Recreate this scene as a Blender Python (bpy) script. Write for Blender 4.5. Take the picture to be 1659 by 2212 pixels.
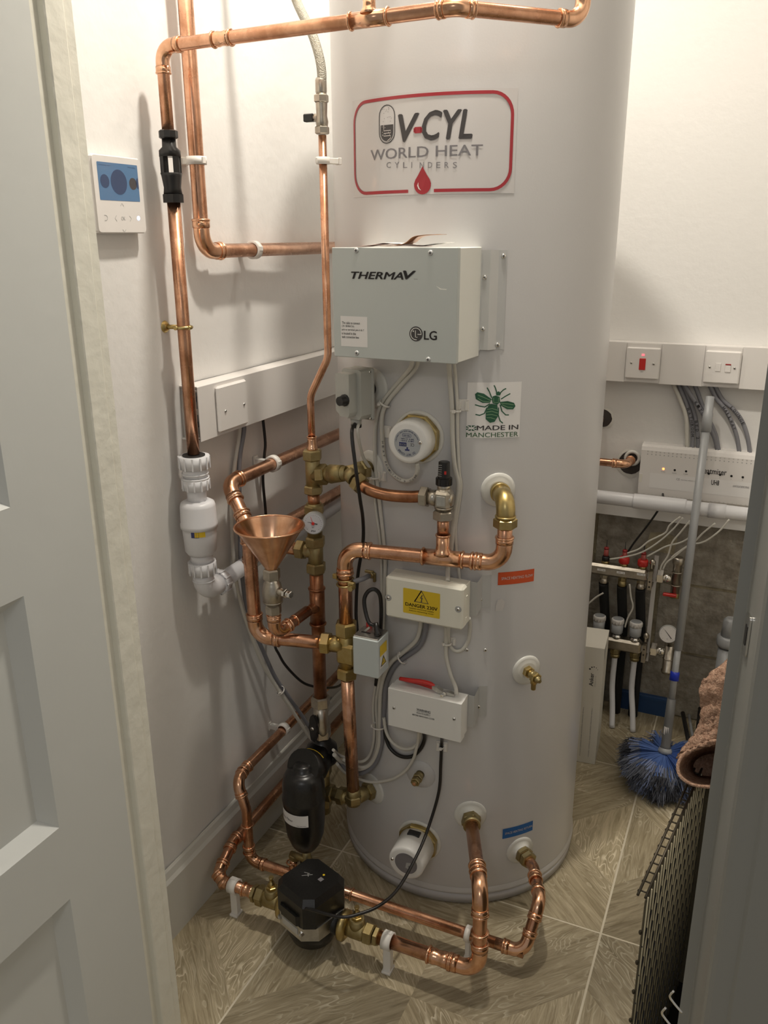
import bpy, math, random
from mathutils import Vector, Matrix
random.seed(7)
C = bpy.context.scene.collection
SC = bpy.context.scene
for o in list(bpy.data.objects): bpy.data.objects.remove(o)
PI = math.pi
# ------------------------------------------------------------------ camera, world, light, exposure
FPX = 1805.0; PITCH, ROLL, YAW = math.radians(18.2), math.radians(-.345), math.radians(24.43)
CAM = Vector((0, 0, 1.45))
_cy, _sy = math.cos(YAW), math.sin(YAW)
FW = Vector((-_sy*math.cos(PITCH), _cy*math.cos(PITCH), -math.sin(PITCH)))
_r = Vector((_cy, _sy, 0)); _u = _r.cross(FW)
RT = _r*math.cos(ROLL)+_u*math.sin(ROLL); UP = _u*math.cos(ROLL)-_r*math.sin(ROLL)
cam = bpy.data.cameras.new('camera'); camo = bpy.data.objects.new('camera', cam); C.objects.link(camo)
cam.sensor_fit = 'HORIZONTAL'; cam.sensor_width = 36; cam.lens = FPX/1659*36; cam.clip_start = .02
m = Matrix((RT, UP, -FW)).transposed().to_4x4(); m.translation = CAM; camo.matrix_world = m
SC.camera = camo
w = bpy.data.worlds.new('world'); SC.world = w; w.use_nodes = True
w.node_tree.nodes['Background'].inputs[0].default_value = (1.0, .96, .90, 1)
w.node_tree.nodes['Background'].inputs[1].default_value = .20
def lamp(name, loc, e, size, col, kind='POINT', rot=None):
    l = bpy.data.lights.new(name, kind); l.energy = e; l.color = col
    if kind == 'POINT': l.shadow_soft_size = size
    else: l.shape = 'DISK'; l.size = size
    o = bpy.data.objects.new(name, l); C.objects.link(o); o.location = loc
    if rot: o.rotation_euler = rot
    return o
lamp('ceiling_bulb', (-.14, 1.72, 2.60), 1.3, .10, (1.0, .93, .82), 'AREA')
lamp('ceiling_bulb', (-.46, 1.33, 2.60), 15, .10, (1.0, .93, .82), 'AREA')
lamp('ceiling_bulb', (-.82, 1.96, 2.60), 3.6, .08, (1.0, .93, .82), 'AREA')
lamp('hallway_fill', (-.10, -.9, 2.25), 5.0, .5, (.95, .95, .95), 'AREA')  # unseen fill lamp added behind the camera to lift the low dark areas
SC.view_settings.view_transform = 'Standard'; SC.view_settings.look = 'None'
SC.view_settings.gamma = 1; SC.view_settings.use_curve_mapping = False
SC.view_settings.exposure = 0.38
# ------------------------------------------------------------------ where things stand (metres): a sight line met with a real plane or the tank's wall
AX, AY, RAD = -.5816, 1.738, .2877      # tank axis and radius
def ray(px, py): return FW + RT*((px-829.5)/FPX) - UP*((py-1106)/FPX)
def at(px, py, x=None, y=None, z=None):
    v = ray(px, py)
    if x is not None: t = (x-CAM.x)/v.x
    elif y is not None: t = (y-CAM.y)/v.y
    else: t = (z-CAM.z)/v.z
    return CAM+v*t
def cyl(px, py, off=0.0):
    v = ray(px, py); dx, dy = CAM.x-AX, CAM.y-AY
    a = v.x**2+v.y**2; b = 2*(v.x*dx+v.y*dy); c = dx*dx+dy*dy-(RAD+off)**2
    d = max(b*b-4*a*c, 0)
    return CAM+v*((-b-math.sqrt(d))/2/a)
def phi_of(P): return math.atan2(P.y-AY, P.x-AX)
def nrm(P): return Vector((P.x-AX, P.y-AY, 0)).normalized()
def zof(x, y, py):
    k = (1106-py)/FPX; a = Vector((x, y, -1.45))
    return (a.dot(UP)-k*a.dot(FW))/(k*FW.z-UP.z)
def slope(px, py): v = ray(px, py); return v.x/v.y
def V(*a): return Vector(a)
# ------------------------------------------------------------------ materials
MT = {}
def mat(name, col, rough=.5, metal=0.0, bump=0.0, bscale=60, var=0.0, vscale=8, col2=None, emit=0, coat=0, trans=0, spec=.5, stretch=None, sub=0):
    m = bpy.data.materials.new(name); m.use_nodes = True; nt = m.node_tree; b = nt.nodes['Principled BSDF']
    col = tuple(col)+(1,)
    b.inputs['Base Color'].default_value = col; b.inputs['Roughness'].default_value = rough
    b.inputs['Metallic'].default_value = metal; b.inputs['Specular IOR Level'].default_value = spec
    if coat: b.inputs['Coat Weight'].default_value = coat; b.inputs['Coat Roughness'].default_value = .15
    if trans: b.inputs['Transmission Weight'].default_value = trans
    if sub: b.inputs['Subsurface Weight'].default_value = sub; b.inputs['Subsurface Radius'].default_value = (.01, .008, .006)
    if emit: b.inputs['Emission Color'].default_value = col; b.inputs['Emission Strength'].default_value = emit
    tc = nt.nodes.new('ShaderNodeTexCoord'); mp = nt.nodes.new('ShaderNodeMapping'); nt.links.new(tc.outputs['Object'], mp.inputs[0])
    if stretch: mp.inputs['Scale'].default_value = stretch
    if var:
        n = nt.nodes.new('ShaderNodeTexNoise'); n.inputs['Scale'].default_value = vscale; n.inputs['Detail'].default_value = 5; n.inputs['Roughness'].default_value = .62
        nt.links.new(mp.outputs[0], n.inputs[0])
        r = nt.nodes.new('ShaderNodeValToRGB'); r.color_ramp.elements[0].position = .38; r.color_ramp.elements[1].position = .66
        c2 = tuple(col2)+(1,) if col2 else tuple(c*(1-var) for c in col[:3])+(1,)
        r.color_ramp.elements[0].color = c2; r.color_ramp.elements[1].color = col
        nt.links.new(n.outputs[0], r.inputs[0]); nt.links.new(r.outputs[0], b.inputs['Base Color'])
        if metal > .5:
            q = nt.nodes.new('ShaderNodeMapRange'); q.inputs['To Min'].default_value = rough*1.5; q.inputs['To Max'].default_value = rough*.75
            nt.links.new(n.outputs[0], q.inputs[0]); nt.links.new(q.outputs[0], b.inputs['Roughness'])
    if bump:
        n = nt.nodes.new('ShaderNodeTexNoise'); n.inputs['Scale'].default_value = bscale; n.inputs['Detail'].default_value = 4
        nt.links.new(mp.outputs[0], n.inputs[0])
        bp = nt.nodes.new('ShaderNodeBump'); bp.inputs['Strength'].default_value = bump; bp.inputs['Distance'].default_value = .004
        nt.links.new(n.outputs[0], bp.inputs['Height']); nt.links.new(bp.outputs[0], b.inputs['Normal'])
    MT[name] = m; return m
mat('wall_paint', (.78, .765, .74), .75, bump=.25, bscale=45, spec=.3)
mat('ceiling_paint', (.85, .83, .80), .9)
mat('gloss_paint', (.65, .66, .63), .40, bump=.12, bscale=22)
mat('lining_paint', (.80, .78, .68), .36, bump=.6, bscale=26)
mat('jamb_shade', (.27, .27, .25), .28, bump=.12, bscale=20)  # jamb colour darkened to hold the shade on its hall side
mat('skirt_paint', (.66, .65, .60), .4, bump=.08, bscale=20)
mat('tank', (.60, .59, .585), .33, bump=.03, bscale=300, spec=.5, coat=.25)
mat('tank_band', (.58, .57, .575), .4)
mat('copper', (.80, .46, .30), .24, 1, var=.35, vscale=22, col2=(.50, .25, .145), bump=.05, bscale=30)
mat('copper_bright', (.86, .52, .34), .19, 1, var=.2, vscale=30, col2=(.66, .36, .21))
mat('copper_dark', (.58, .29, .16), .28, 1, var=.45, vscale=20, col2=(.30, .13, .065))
mat('brass', (.42, .35, .19), .42, 1, var=.25, vscale=40, col2=(.33, .26, .12), bump=.1, bscale=90)
mat('brass_bright', (.54, .43, .21), .30, 1, var=.2, vscale=30, col2=(.45, .33, .12))
mat('nickel', (.56, .52, .45), .28, 1, var=.2, vscale=40, col2=(.42, .38, .32))
mat('chrome', (.78, .76, .72), .15, 1)
mat('steel', (.62, .61, .58), .28, 1, var=.2, vscale=60)
mat('white_plastic', (.80, .79, .76), .32)
mat('pipe_plastic', (.74, .74, .76), .3)
mat('clip_plastic', (.80, .77, .72), .4, sub=.2)
mat('cream_plastic', (.80, .78, .68), .35)
mat('grey_cap', (.40, .40, .39), .45)
mat('box_grey', (.53, .56, .54), .42, bump=.02, bscale=400)
mat('box_side', (.86, .86, .80), .4)  # paler than the cover; light on that side partly put into the colour
mat('stat_grey', (.47, .47, .43), .45)
mat('actuator', (.58, .63, .63), .40, .15)
mat('black', (.012, .011, .011), .32)
mat('black_rubber', (.016, .014, .013), .5)
mat('foam', (.012, .012, .012), .95)
mat('dust_black', (.006, .006, .006), .30, var=.1, vscale=260, col2=(.014, .013, .012))
mat('cable_white', (.62, .60, .54), .45)
mat('cable_grey', (.22, .22, .24), .5)
mat('cable_lgrey', (.30, .29, .28), .5)
mat('braid', (.36, .34, .28), .4, .6, bump=.9, bscale=500)
mat('red', (.55, .025, .02), .3)
mat('dark_red', (.28, .02, .02), .3)
mat('red_print', (.36, .03, .04), .4)
mat('dark_print', (.055, .05, .05), .5)
mat('grey_print', (.20, .19, .20), .5)
mat('green_print', (.02, .10, .05), .5)
mat('green2_print', (.08, .17, .08), .5)
mat('vein_print', (.26, .42, .24), .5)
mat('blue_print', (.03, .04, .16), .5)
mat('sticker', (.64, .61, .59), .35)
mat('sticker_clear', (.60, .58, .57), .22)
mat('label_white', (.80, .78, .76), .45)
mat('label_silver', (.40, .42, .44), .35)
mat('yellow', (.72, .50, .02), .4)
mat('flow_red', (.60, .085, .02), .4)
mat('ret_blue', (.01, .12, .38), .4)
mat('white_print', (.80, .74, .70), .5)
mat('concrete', (.36, .33, .275), .95, bump=1.0, bscale=70, var=.5, vscale=24, col2=(.21, .185, .15))
mat('mortar', (.42, .36, .24), .95, bump=.8, bscale=90, var=.4, vscale=30)
mat('hole_shade', (.06, .05, .045), .9)
mat('dial', (.55, .55, .58), .4)
mat('screen', (.050, .095, .155), .15, emit=.8)
mat('screen_dark', (.03, .045, .085), .3, emit=.5)
mat('screen_brown', (.05, .045, .045), .3, emit=.4)
mat('led_blue', (.45, .65, 1.0), .3, emit=3)
mat('led_orange', (1.0, .30, .08), .3, emit=2.2)
mat('led_red', (1.0, .08, .10), .3, emit=2.2)
mat('duster_grey', (.38, .39, .40), .35, .1)
mat('duster_dark', (.15, .15, .15), .4)
mat('tape_blue', (.01, .035, .50), .35)
mat('fibre_blue', (.085, .165, .44), .8)
mat('fibre_light', (.24, .30, .50), .85)
mat('fibre_grey', (.15, .165, .21), .85)
mat('fibre_dark', (.05, .053, .065), .9)
mat('towel', (.52, .34, .24), .95, bump=1.0, bscale=260, var=.35, vscale=160, col2=(.33, .19, .125))
mat('wire', (.055, .045, .03), .4, .5)
mat('wire_light', (.48, .43, .29), .35, .3)
mat('basket', (.10, .085, .052), .75, bump=.6, bscale=80)
mat('card', (.72, .69, .61), .6)
mat('board_blue', (.02, .06, .16), .5)
mat('glass_red', (.35, .07, .06), .15)
mat('plate', (.76, .73, .70), .35)
mat('mouldwhite', (.72, .71, .66), .35)
mat('foil', (.55, .30, .17), .3, .85)
mat('leaflet', (.60, .40, .34), .5)
mat('aluminium', (.56, .56, .55), .35, .25)
mat('grout', (.66, .60, .47), .85)
mat('hall_wall', (.62, .60, .56), .85)
mat('coil', (.28, .29, .30), .45)
mat('lamp_glass', (1, .9, .75), .4, emit=4)
# floor tile: the grain runs along U of each printed plank
def tile_mat():
    m = bpy.data.materials.new('wood_tile'); m.use_nodes = True; nt = m.node_tree; b = nt.nodes['Principled BSDF']; MT['wood_tile'] = m
    N = nt.nodes.new; L = nt.links.new
    uv = N('ShaderNodeUVMap'); mp = N('ShaderNodeMapping'); mp.inputs['Scale'].default_value = (1.3, 15, 1); L(uv.outputs[0], mp.inputs[0])
    n1 = N('ShaderNodeTexNoise'); n1.inputs['Scale'].default_value = 7; n1.inputs['Detail'].default_value = 7; n1.inputs['Roughness'].default_value = .7; n1.inputs['Distortion'].default_value = .8; L(mp.outputs[0], n1.inputs[0])
    r1 = N('ShaderNodeValToRGB'); e = r1.color_ramp.elements
    e[0].position = .30; e[0].color = (.215, .172, .098, 1); e[1].position = .75; e[1].color = (.56, .48, .33, 1); L(n1.outputs[0], r1.inputs[0])
    # limed growth-ring lines: contour lines of a stretched noise
    mp2 = N('ShaderNodeMapping'); mp2.inputs['Scale'].default_value = (1.6, 6.5, 1); L(uv.outputs[0], mp2.inputs[0])
    n2 = N('ShaderNodeTexNoise'); n2.inputs['Scale'].default_value = 2.2; n2.inputs['Detail'].default_value = 2.5; L(mp2.outputs[0], n2.inputs[0])
    mu = N('ShaderNodeMath'); mu.operation = 'MULTIPLY'; mu.inputs[1].default_value = 30; L(n2.outputs[0], mu.inputs[0])
    fr = N('ShaderNodeMath'); fr.operation = 'FRACT'; L(mu.outputs[0], fr.inputs[0])
    r2 = N('ShaderNodeValToRGB'); e = r2.color_ramp.elements; e[0].position = .0; e[0].color = (1, 1, 1, 1); e[1].position = .32; e[1].color = (0, 0, 0, 1); L(fr.outputs[0], r2.inputs[0])
    n3 = N('ShaderNodeTexNoise'); n3.inputs['Scale'].default_value = 9; n3.inputs['Detail'].default_value = 3; L(uv.outputs[0], n3.inputs[0])
    r3 = N('ShaderNodeValToRGB'); r3.color_ramp.elements[0].position = .42; r3.color_ramp.elements[1].position = .68; L(n3.outputs[0], r3.inputs[0])
    mm = N('ShaderNodeMath'); mm.operation = 'MULTIPLY'; L(r2.outputs[0], mm.inputs[0]); L(r3.outputs[0], mm.inputs[1])
    m2 = N('ShaderNodeMath'); m2.operation = 'MULTIPLY'; m2.inputs[1].default_value = .92; L(mm.outputs[0], m2.inputs[0])
    mx = N('ShaderNodeMix'); mx.data_type = 'RGBA'; mx.inputs['B'].default_value = (.76, .69, .53, 1); L(m2.outputs[0], mx.inputs['Factor']); L(r1.outputs[0], mx.inputs['A'])
    n4 = N('ShaderNodeTexNoise'); n4.inputs['Scale'].default_value = .45; n4.inputs['Detail'].default_value = 0; L(uv.outputs[0], n4.inputs[0])
    mr = N('ShaderNodeMapRange'); mr.inputs['From Min'].default_value = .3; mr.inputs['From Max'].default_value = .7; mr.inputs['To Min'].default_value = .66; mr.inputs['To Max'].default_value = 1.22; L(n4.outputs[0], mr.inputs[0])
    m5 = N('ShaderNodeMix'); m5.data_type = 'RGBA'; m5.blend_type = 'MULTIPLY'; m5.inputs['Factor'].default_value = 1; L(mx.outputs['Result'], m5.inputs['A']); L(mr.outputs[0], m5.inputs['B'])
    L(m5.outputs['Result'], b.inputs['Base Color']); b.inputs['Roughness'].default_value = .42
    bp = N('ShaderNodeBump'); bp.inputs['Strength'].default_value = .15; bp.inputs['Distance'].default_value = .002; L(n1.outputs[0], bp.inputs['Height']); L(bp.outputs[0], b.inputs['Normal'])
tile_mat()
# ------------------------------------------------------------------ object helpers
BASE = {}
def thing(name, label, cat, base, group=None, rotz=0):
    o = bpy.data.objects.new(name, None); C.objects.link(o); o.location = base; o.empty_display_size = .02
    o['label'] = label; o['category'] = cat
    if group: o['group'] = group
    BASE[o.name] = Vector(base); return o
def frame_of(P, d, up=None):
    d = Vector(d).normalized(); a = Vector(up) if up is not None else (V(0, 0, 1) if abs(d.z) < .9 else V(1, 0, 0))
    s = a.cross(d).normalized(); t = d.cross(s).normalized(); return s, t, d
class M:
    def __init__(s): s.v = []; s.f = []; s.sm = []; s.cuts = []
    def add(s, vs, fs, smooth=False):
        k = len(s.v); s.v += [Vector(v) for v in vs]; s.f += [tuple(i+k for i in f) for f in fs]; s.sm += [smooth]*len(fs); return s
    def box(s, lo, hi, bev=0):
        (a, b, c), (d, e, f) = lo, hi
        return s.obox(V((a+d)/2, (b+e)/2, (c+f)/2), V(1, 0, 0), V(0, 1, 0), V(0, 0, 1), abs(d-a)/2, abs(e-b)/2, abs(f-c)/2, bev)
    def obox(s, c, X, Y, Z, hx, hy, hz, bev=0):
        if not bev:
            vs = [c+X*(i*hx)+Y*(j*hy)+Z*(k*hz) for k in (-1, 1) for j in (-1, 1) for i in (-1, 1)]
            return s.add(vs, [(0, 2, 3, 1), (4, 5, 7, 6), (0, 1, 5, 4), (2, 6, 7, 3), (0, 4, 6, 2), (1, 3, 7, 5)])
        # chamfered box: 24 vertices
        vs = []; idx = {}
        for i in (-1, 1):
            for j in (-1, 1):
                for k in (-1, 1):
                    for a in range(3):
                        q = [hx-bev, hy-bev, hz-bev]; q[a] += bev
                        idx[(i, j, k, a)] = len(vs); vs.append(c+X*(i*q[0])+Y*(j*q[1])+Z*(k*q[2]))
        fs = []
        for i in (-1, 1):
            fs.append([idx[(i, a, b, 0)] for a, b in ((-1, -1), (1, -1), (1, 1), (-1, 1))])
            fs.append([idx[(a, i, b, 1)] for a, b in ((-1, -1), (1, -1), (1, 1), (-1, 1))])
            fs.append([idx[(a, b, i, 2)] for a, b in ((-1, -1), (1, -1), (1, 1), (-1, 1))])
        for i in (-1, 1):
            for j in (-1, 1):
                fs.append([idx[(i, j, -1, 0)], idx[(i, j, 1, 0)], idx[(i, j, 1, 1)], idx[(i, j, -1, 1)]])
                fs.append([idx[(i, -1, j, 0)], idx[(i, 1, j, 0)], idx[(i, 1, j, 2)], idx[(i, -1, j, 2)]])
                fs.append([idx[(-1, i, j, 1)], idx[(1, i, j, 1)], idx[(1, i, j, 2)], idx[(-1, i, j, 2)]])
                for k in (-1, 1): fs.append([idx[(i, j, k, a)] for a in range(3)])
        return s.add(vs, fs)
    def lathe(s, P, d, prof, n=20, smooth=True, a0=0, cap=True, up=None, sharp=False):
        P = Vector(P); S, T, D = frame_of(P, d, up)
        if sharp and smooth:
            for i in range(len(prof)-1): s.lathe(P, d, prof[i:i+2], n, True, a0, False, up)
            for e in (0, -1):
                h, r = prof[e]
                if r > 1e-5: s.add([P+D*h+(S*math.cos(a0+2*PI*j/n)+T*math.sin(a0+2*PI*j/n))*r for j in range(n)], [tuple(range(n)) if e else tuple(range(n))[::-1]])
            return s
        vs = []; fs = []
        for (h, r) in prof:
            for j in range(n):
                a = a0+2*PI*j/n; vs.append(P+D*h+(S*math.cos(a)+T*math.sin(a))*max(r, 1e-5))
        for i in range(len(prof)-1):
            for j in range(n):
                q = (j+1) % n; fs.append((i*n+j, i*n+q, (i+1)*n+q, (i+1)*n+j))
        k = len(s.f); s.add(vs, fs, smooth)
        if cap:
            b = len(s.v)-len(vs)
            if prof[0][1] > 1e-4: s.f.append(tuple(b+j for j in range(n))[::-1]); s.sm.append(False)
            if prof[-1][1] > 1e-4: s.f.append(tuple(b+(len(prof)-1)*n+j for j in range(n))); s.sm.append(False)
        return s
    def nut(s, P, d, L, R, a0=.3, n=6):      # hexagon nut: flats with chamfered ends
        s.cuts.append((len(s.v), len(s.f))); s.lathe(P, d, [(0, R*.84), (L*.12, R), (L*.88, R), (L, R*.84)], n, False, a0); return s
    def ring(s, P, d, R, r, n=20, k=8):
        P = Vector(P); S, T, D = frame_of(P, d); vs = []; fs = []
        for i in range(n):
            a = 2*PI*i/n; e = S*math.cos(a)+T*math.sin(a)
            for j in range(k): b = 2*PI*j/k; vs.append(P+e*(R+r*math.cos(b))+D*(r*math.sin(b)))
        for i in range(n):
            for j in range(k): fs.append((i*k+j, i*k+(j+1) % k, ((i+1) % n)*k+(j+1) % k, ((i+1) % n)*k+j))
        return s.add(vs, fs, True)
    def tube(s, pts, r, n=14, smooth=True, cap=True, rr=None, flat=1.0, up=None):
        pts = [Vector(p) for p in pts]; N = len(pts); tg = []
        for i in range(N):
            a = pts[max(i-1, 0)]; b = pts[min(i+1, N-1)]; t = (b-a); tg.append(t.normalized() if t.length > 1e-9 else V(0, 0, 1))
        S, T, _ = frame_of(pts[0], tg[0], up); vs = []; fs = []
        for i in range(N):
            if i:
                S = (S-tg[i]*S.dot(tg[i])).normalized(); T = tg[i].cross(S).normalized()
            q = rr[i] if rr else r
            for j in range(n): a = 2*PI*j/n; vs.append(pts[i]+(S*math.cos(a)+T*math.sin(a)*flat)*q)
        for i in range(N-1):
            for j in range(n):
                k = (j+1) % n; fs.append((i*n+j, i*n+k, (i+1)*n+k, (i+1)*n+j))
        b = len(s.v); s.add(vs, fs, smooth)
        if cap: s.f += [tuple(b+j for j in range(n))[::-1], tuple(b+(N-1)*n+j for j in range(n))]; s.sm += [False, False]
        return s
    def ball(s, P, r, sc=(1, 1, 1), n=16, k=10):
        P = Vector(P); vs = []; fs = []
        for i in range(k+1):
            th = PI*i/k
            for j in range(n): a = 2*PI*j/n; vs.append(P+V(math.sin(th)*math.cos(a)*r*sc[0], math.sin(th)*math.sin(a)*r*sc[1], math.cos(th)*r*sc[2]))
        for i in range(k):
            for j in range(n): q = (j+1) % n; fs.append((i*n+j, (i+1)*n+j, (i+1)*n+q, i*n+q))
        return s.add(vs, fs, True)
    def prism(s, poly, A, X, Y, D, h, smooth=False):   # poly (u,v) placed at A on axes X,Y and pushed h along D
        A = Vector(A); n = len(poly); lo = [A+X*u+Y*v for u, v in poly]; hi = [p+D*h for p in lo]
        return s.add(lo+hi, [tuple(range(n))[::-1], tuple(range(n, 2*n))]+[(i, (i+1) % n, n+(i+1) % n, n+i) for i in range(n)], smooth)
    def sheet(s, rows, smooth=True, close=False):
        n = len(rows[0]); fs = []
        for i in range(len(rows)-1):
            for j in range(n-(0 if close else 1)): q = (j+1) % n; fs.append((i*n+j, i*n+q, (i+1)*n+q, (i+1)*n+j))
        return s.add([p for r in rows for p in r], fs, smooth)
    def build(s, name, mt, parent=None, label=None, cat=None, group=None, kind=None, solid=0):
        if name == 'compression_nut' and len(s.cuts) > 1:      # every nut an object of its own
            cc = s.cuts+[(len(s.v), len(s.f))]
            for (v0, f0), (v1, f1) in zip(cc, cc[1:]):
                q = M(); q.v = s.v[v0:v1]; q.f = [tuple(i-v0 for i in f) for f in s.f[f0:f1]]; q.sm = s.sm[f0:f1]; q.build(name, mt, parent)
            return
        me = bpy.data.meshes.new(name); vs = s.v
        if parent is not None: b = BASE[parent.name]
        else:
            xs = [v.x for v in vs]; ys = [v.y for v in vs]; zs = [v.z for v in vs]
            b = V((min(xs)+max(xs))/2, (min(ys)+max(ys))/2, min(zs))
        me.from_pydata([tuple(v-b) for v in vs], [], s.f); me.materials.append(MT[mt] if isinstance(mt, str) else mt)
        me.polygons.foreach_set('use_smooth', s.sm); me.update()
        o = bpy.data.objects.new(name, me); C.objects.link(o)
        if parent is not None: o.parent = parent
        else: o.location = b
        BASE[o.name] = b
        if label: o['label'] = label
        if cat: o['category'] = cat
        if group: o['group'] = group
        if kind: o['kind'] = kind
        if solid:
            md = o.modifiers.new('thickness', 'SOLIDIFY'); md.thickness = solid; md.offset = 0
        import bmesh
        bm = bmesh.new(); bm.from_mesh(me); bmesh.ops.recalc_face_normals(bm, faces=bm.faces); bm.to_mesh(me); bm.free()
        return o
def dup(root, loc, label=None, rotz=None):
    r = root.copy(); C.objects.link(r); r.location = loc; BASE[r.name] = Vector(loc)
    if label: r['label'] = label
    if rotz is not None: r.rotation_euler = (0, 0, rotz)
    for ch in list(root.children):
        c = ch.copy(); C.objects.link(c); c.parent = r
        for g in list(ch.children): d = g.copy(); C.objects.link(d); d.parent = c
    return r
def smooth_path(pts, k=6):
    P = [Vector(p) for p in pts]; P = [P[0]*2-P[1]]+P+[P[-1]*2-P[-2]]; out = []
    for i in range(1, len(P)-2):
        for j in range(k):
            t = j/k; a, b, c, d = P[i-1], P[i], P[i+1], P[i+2]
            out.append(.5*((2*b)+(c-a)*t+(2*a-5*b+4*c-d)*t*t+(3*b-a-3*c+d)*t**3))
    out.append(P[-2]); return out
def arc_corner(a, b, c, rb, k=8):
    d1 = (b-a).normalized(); d2 = (c-b).normalized(); th = d1.angle(d2)
    if th < .02: return [b], 0, d1, d2
    t = rb*math.tan(th/2); n = (d2-d1*d1.dot(d2)).normalized(); o = b-d1*t+n*rb; out = []
    for i in range(k+1):
        a_ = th*i/k; out.append(o-n*rb*math.cos(a_)+d1*rb*math.sin(a_))
    return out, t, d1, d2
# a plumbed copper run: straight tube between corners; 'e' = fitted elbow with beads, 'b' = bent tube
def copper_run(parent, pts, r, kinds, rb=None, mt='copper', fit='copper_bright', L=None, name='pipe'):
    pts = [Vector(p) for p in pts]; rb = rb or r*2.0; L = L or r*1.35; path = [pts[0]]
    for i in range(1, len(pts)-1):
        kd = kinds[i-1]; R = rb if kd in ('e', 's') else max(rb, r*3.2)
        arc, t, d1, d2 = arc_corner(pts[i-1], pts[i], pts[i+1], R); path += arc
        if kd in ('e', 's'):
            f = M(); st = arc[0]-d1*L; en = arc[-1]+d2*L; rr = r*1.13; mid = [arc[0]-d1*L*.25]+arc+[arc[-1]+d2*L*.25]
            f.tube([st, st+d1*L*.62], rr*1.07, 20); f.tube([en-d2*L*.62, en], rr*1.07, 20)
            f.tube([st+d1*L*.55]+mid+[en-d2*L*.55], rr*.99, 20)
            f.ring(st, d1, r*1.10, r*.20, 22); 
            if kd == 'e': f.ring(en, d2, r*1.10, r*.20, 22)
            f.build('elbow_fitting', fit, parent)
    path.append(pts[-1])
    return M().tube(path, r, 20).build(name, mt, parent)
def coupling(parent, P, d, r, L, mt='copper_bright', two=True, name='coupling'):
    d = Vector(d).normalized(); P = Vector(P)
    f = M(); f.lathe(P-d*L/2, d, [(0, r*1.10), (L*.30, r*1.13), (L*.36, r*1.05), (L*.64, r*1.05), (L*.70, r*1.13), (L, r*1.10)], 22)
    f.ring(P-d*L/2, d, r*1.10, r*.20, 22)
    if two: f.ring(P+d*L/2, d, r*1.10, r*.20, 22)
    return f.build(name, mt, parent)
def tee(parent, P, d, b, r, L, rbr=None, Lb=None, mt='copper_bright'):
    rbr = rbr or r; Lb = Lb or L*.6; d = Vector(d).normalized(); b = Vector(b).normalized(); P = Vector(P)
    f = M(); f.lathe(P-d*L/2, d, [(0, r*1.12), (L, r*1.12)], 22); f.ring(P-d*L/2, d, r*1.10, r*.20, 22); f.ring(P+d*L/2, d, r*1.10, r*.20, 22)
    f.lathe(P, b, [(r*.6, rbr*1.7), (r*1.05, rbr*1.45), (r*1.35, rbr*1.2), (r*1.7, rbr*1.12), (Lb, rbr*1.12)], 22); f.ring(P+b*Lb, b, rbr*1.10, rbr*.20, 22)
    return f.build('tee_fitting', mt, parent)
# ------------------------------------------------------------------ flat print
def txt(s, mp, box, mt, parent, name='lettering', bold=0.0, shear=0.0, flip=False, label=None):
    cu = bpy.data.curves.new('t', 'FONT'); cu.body = s; cu.size = 1;  cu.shear = shear; cu.resolution_u = 3
    o = bpy.data.objects.new('t', cu); me = o.to_mesh()
    vs = [v.co.copy() for v in me.vertices]; fs = [tuple(p.vertices) for p in me.polygons]; o.to_mesh_clear()
    bpy.data.objects.remove(o); bpy.data.curves.remove(cu)
    if not vs: return
    x0 = min(v.x for v in vs); x1 = max(v.x for v in vs); y0 = min(v.y for v in vs); y1 = max(v.y for v in vs)
    u0, v0, u1, v1 = box; out = []
    for v in vs:
        a = (v.x-x0)/(x1-x0); b = (v.y-y0)/max(y1-y0, 1e-6)
        if flip: a, b = 1-a, 1-b
        out.append(mp(u0+(u1-u0)*a, v0+(v1-v0)*b))
    m = M().add(out, fs)
    if bold:      # heavier strokes: the same glyphs laid again a hair to each side
        e = (x1-x0); q = bold*.55
        for dx, dy in ((-q, 0), (q, 0), (0, -q*.7), (0, q*.7)):
            o2 = []
            for v in vs:
                a = (v.x+dx-x0)/(x1-x0); b = (v.y+dy-y0)/max(y1-y0, 1e-6)
                if flip: a, b = 1-a, 1-b
                o2.append(mp(u0+(u1-u0)*a, v0+(v1-v0)*b))
            m.add(o2, fs)
    return m.build(name, mt, parent, label=label)
def poly2(mp, polys, mt, parent, name, sub=0, label=None):
    m = M()
    for p in polys: m.add([mp(u, v) for u, v in p], [tuple(range(len(p)))])
    return m.build(name, mt, parent, label=label)
def strip2(mp, pts, wd, mt, parent, name, closed=False, label=None):
    m = M(); strip_into(m, mp, pts, wd, closed); return m.build(name, mt, parent, label=label)
def strip_into(m, mp, pts, wd, closed=False):
    n = len(pts); A = []; B = []
    for i in range(n):
        a = pts[(i-1) % n] if (closed or i) else pts[i]; b = pts[(i+1) % n] if (closed or i < n-1) else pts[i]
        dx, dy = b[0]-a[0], b[1]-a[1]; l = math.hypot(dx, dy) or 1; q = wd[i] if isinstance(wd, (list, tuple)) else wd
        A.append(mp(pts[i][0]-dy/l*q/2, pts[i][1]+dx/l*q/2)); B.append(mp(pts[i][0]+dy/l*q/2, pts[i][1]-dx/l*q/2))
    k = n if closed else n-1
    m.add(A+B, [(i, (i+1) % n, n+(i+1) % n, n+i) for i in range(k)])
def rrect(u0, v0, u1, v1, r, k=5):
    out = []
    for cx, cy, a0 in ((u1-r, v1-r, 0), (u0+r, v1-r, PI/2), (u0+r, v0+r, PI), (u1-r, v0+r, 1.5*PI)):
        for i in range(k+1): a = a0+PI/2*i/k; out.append((cx+r*math.cos(a), cy+r*math.sin(a)))
    return out
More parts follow.
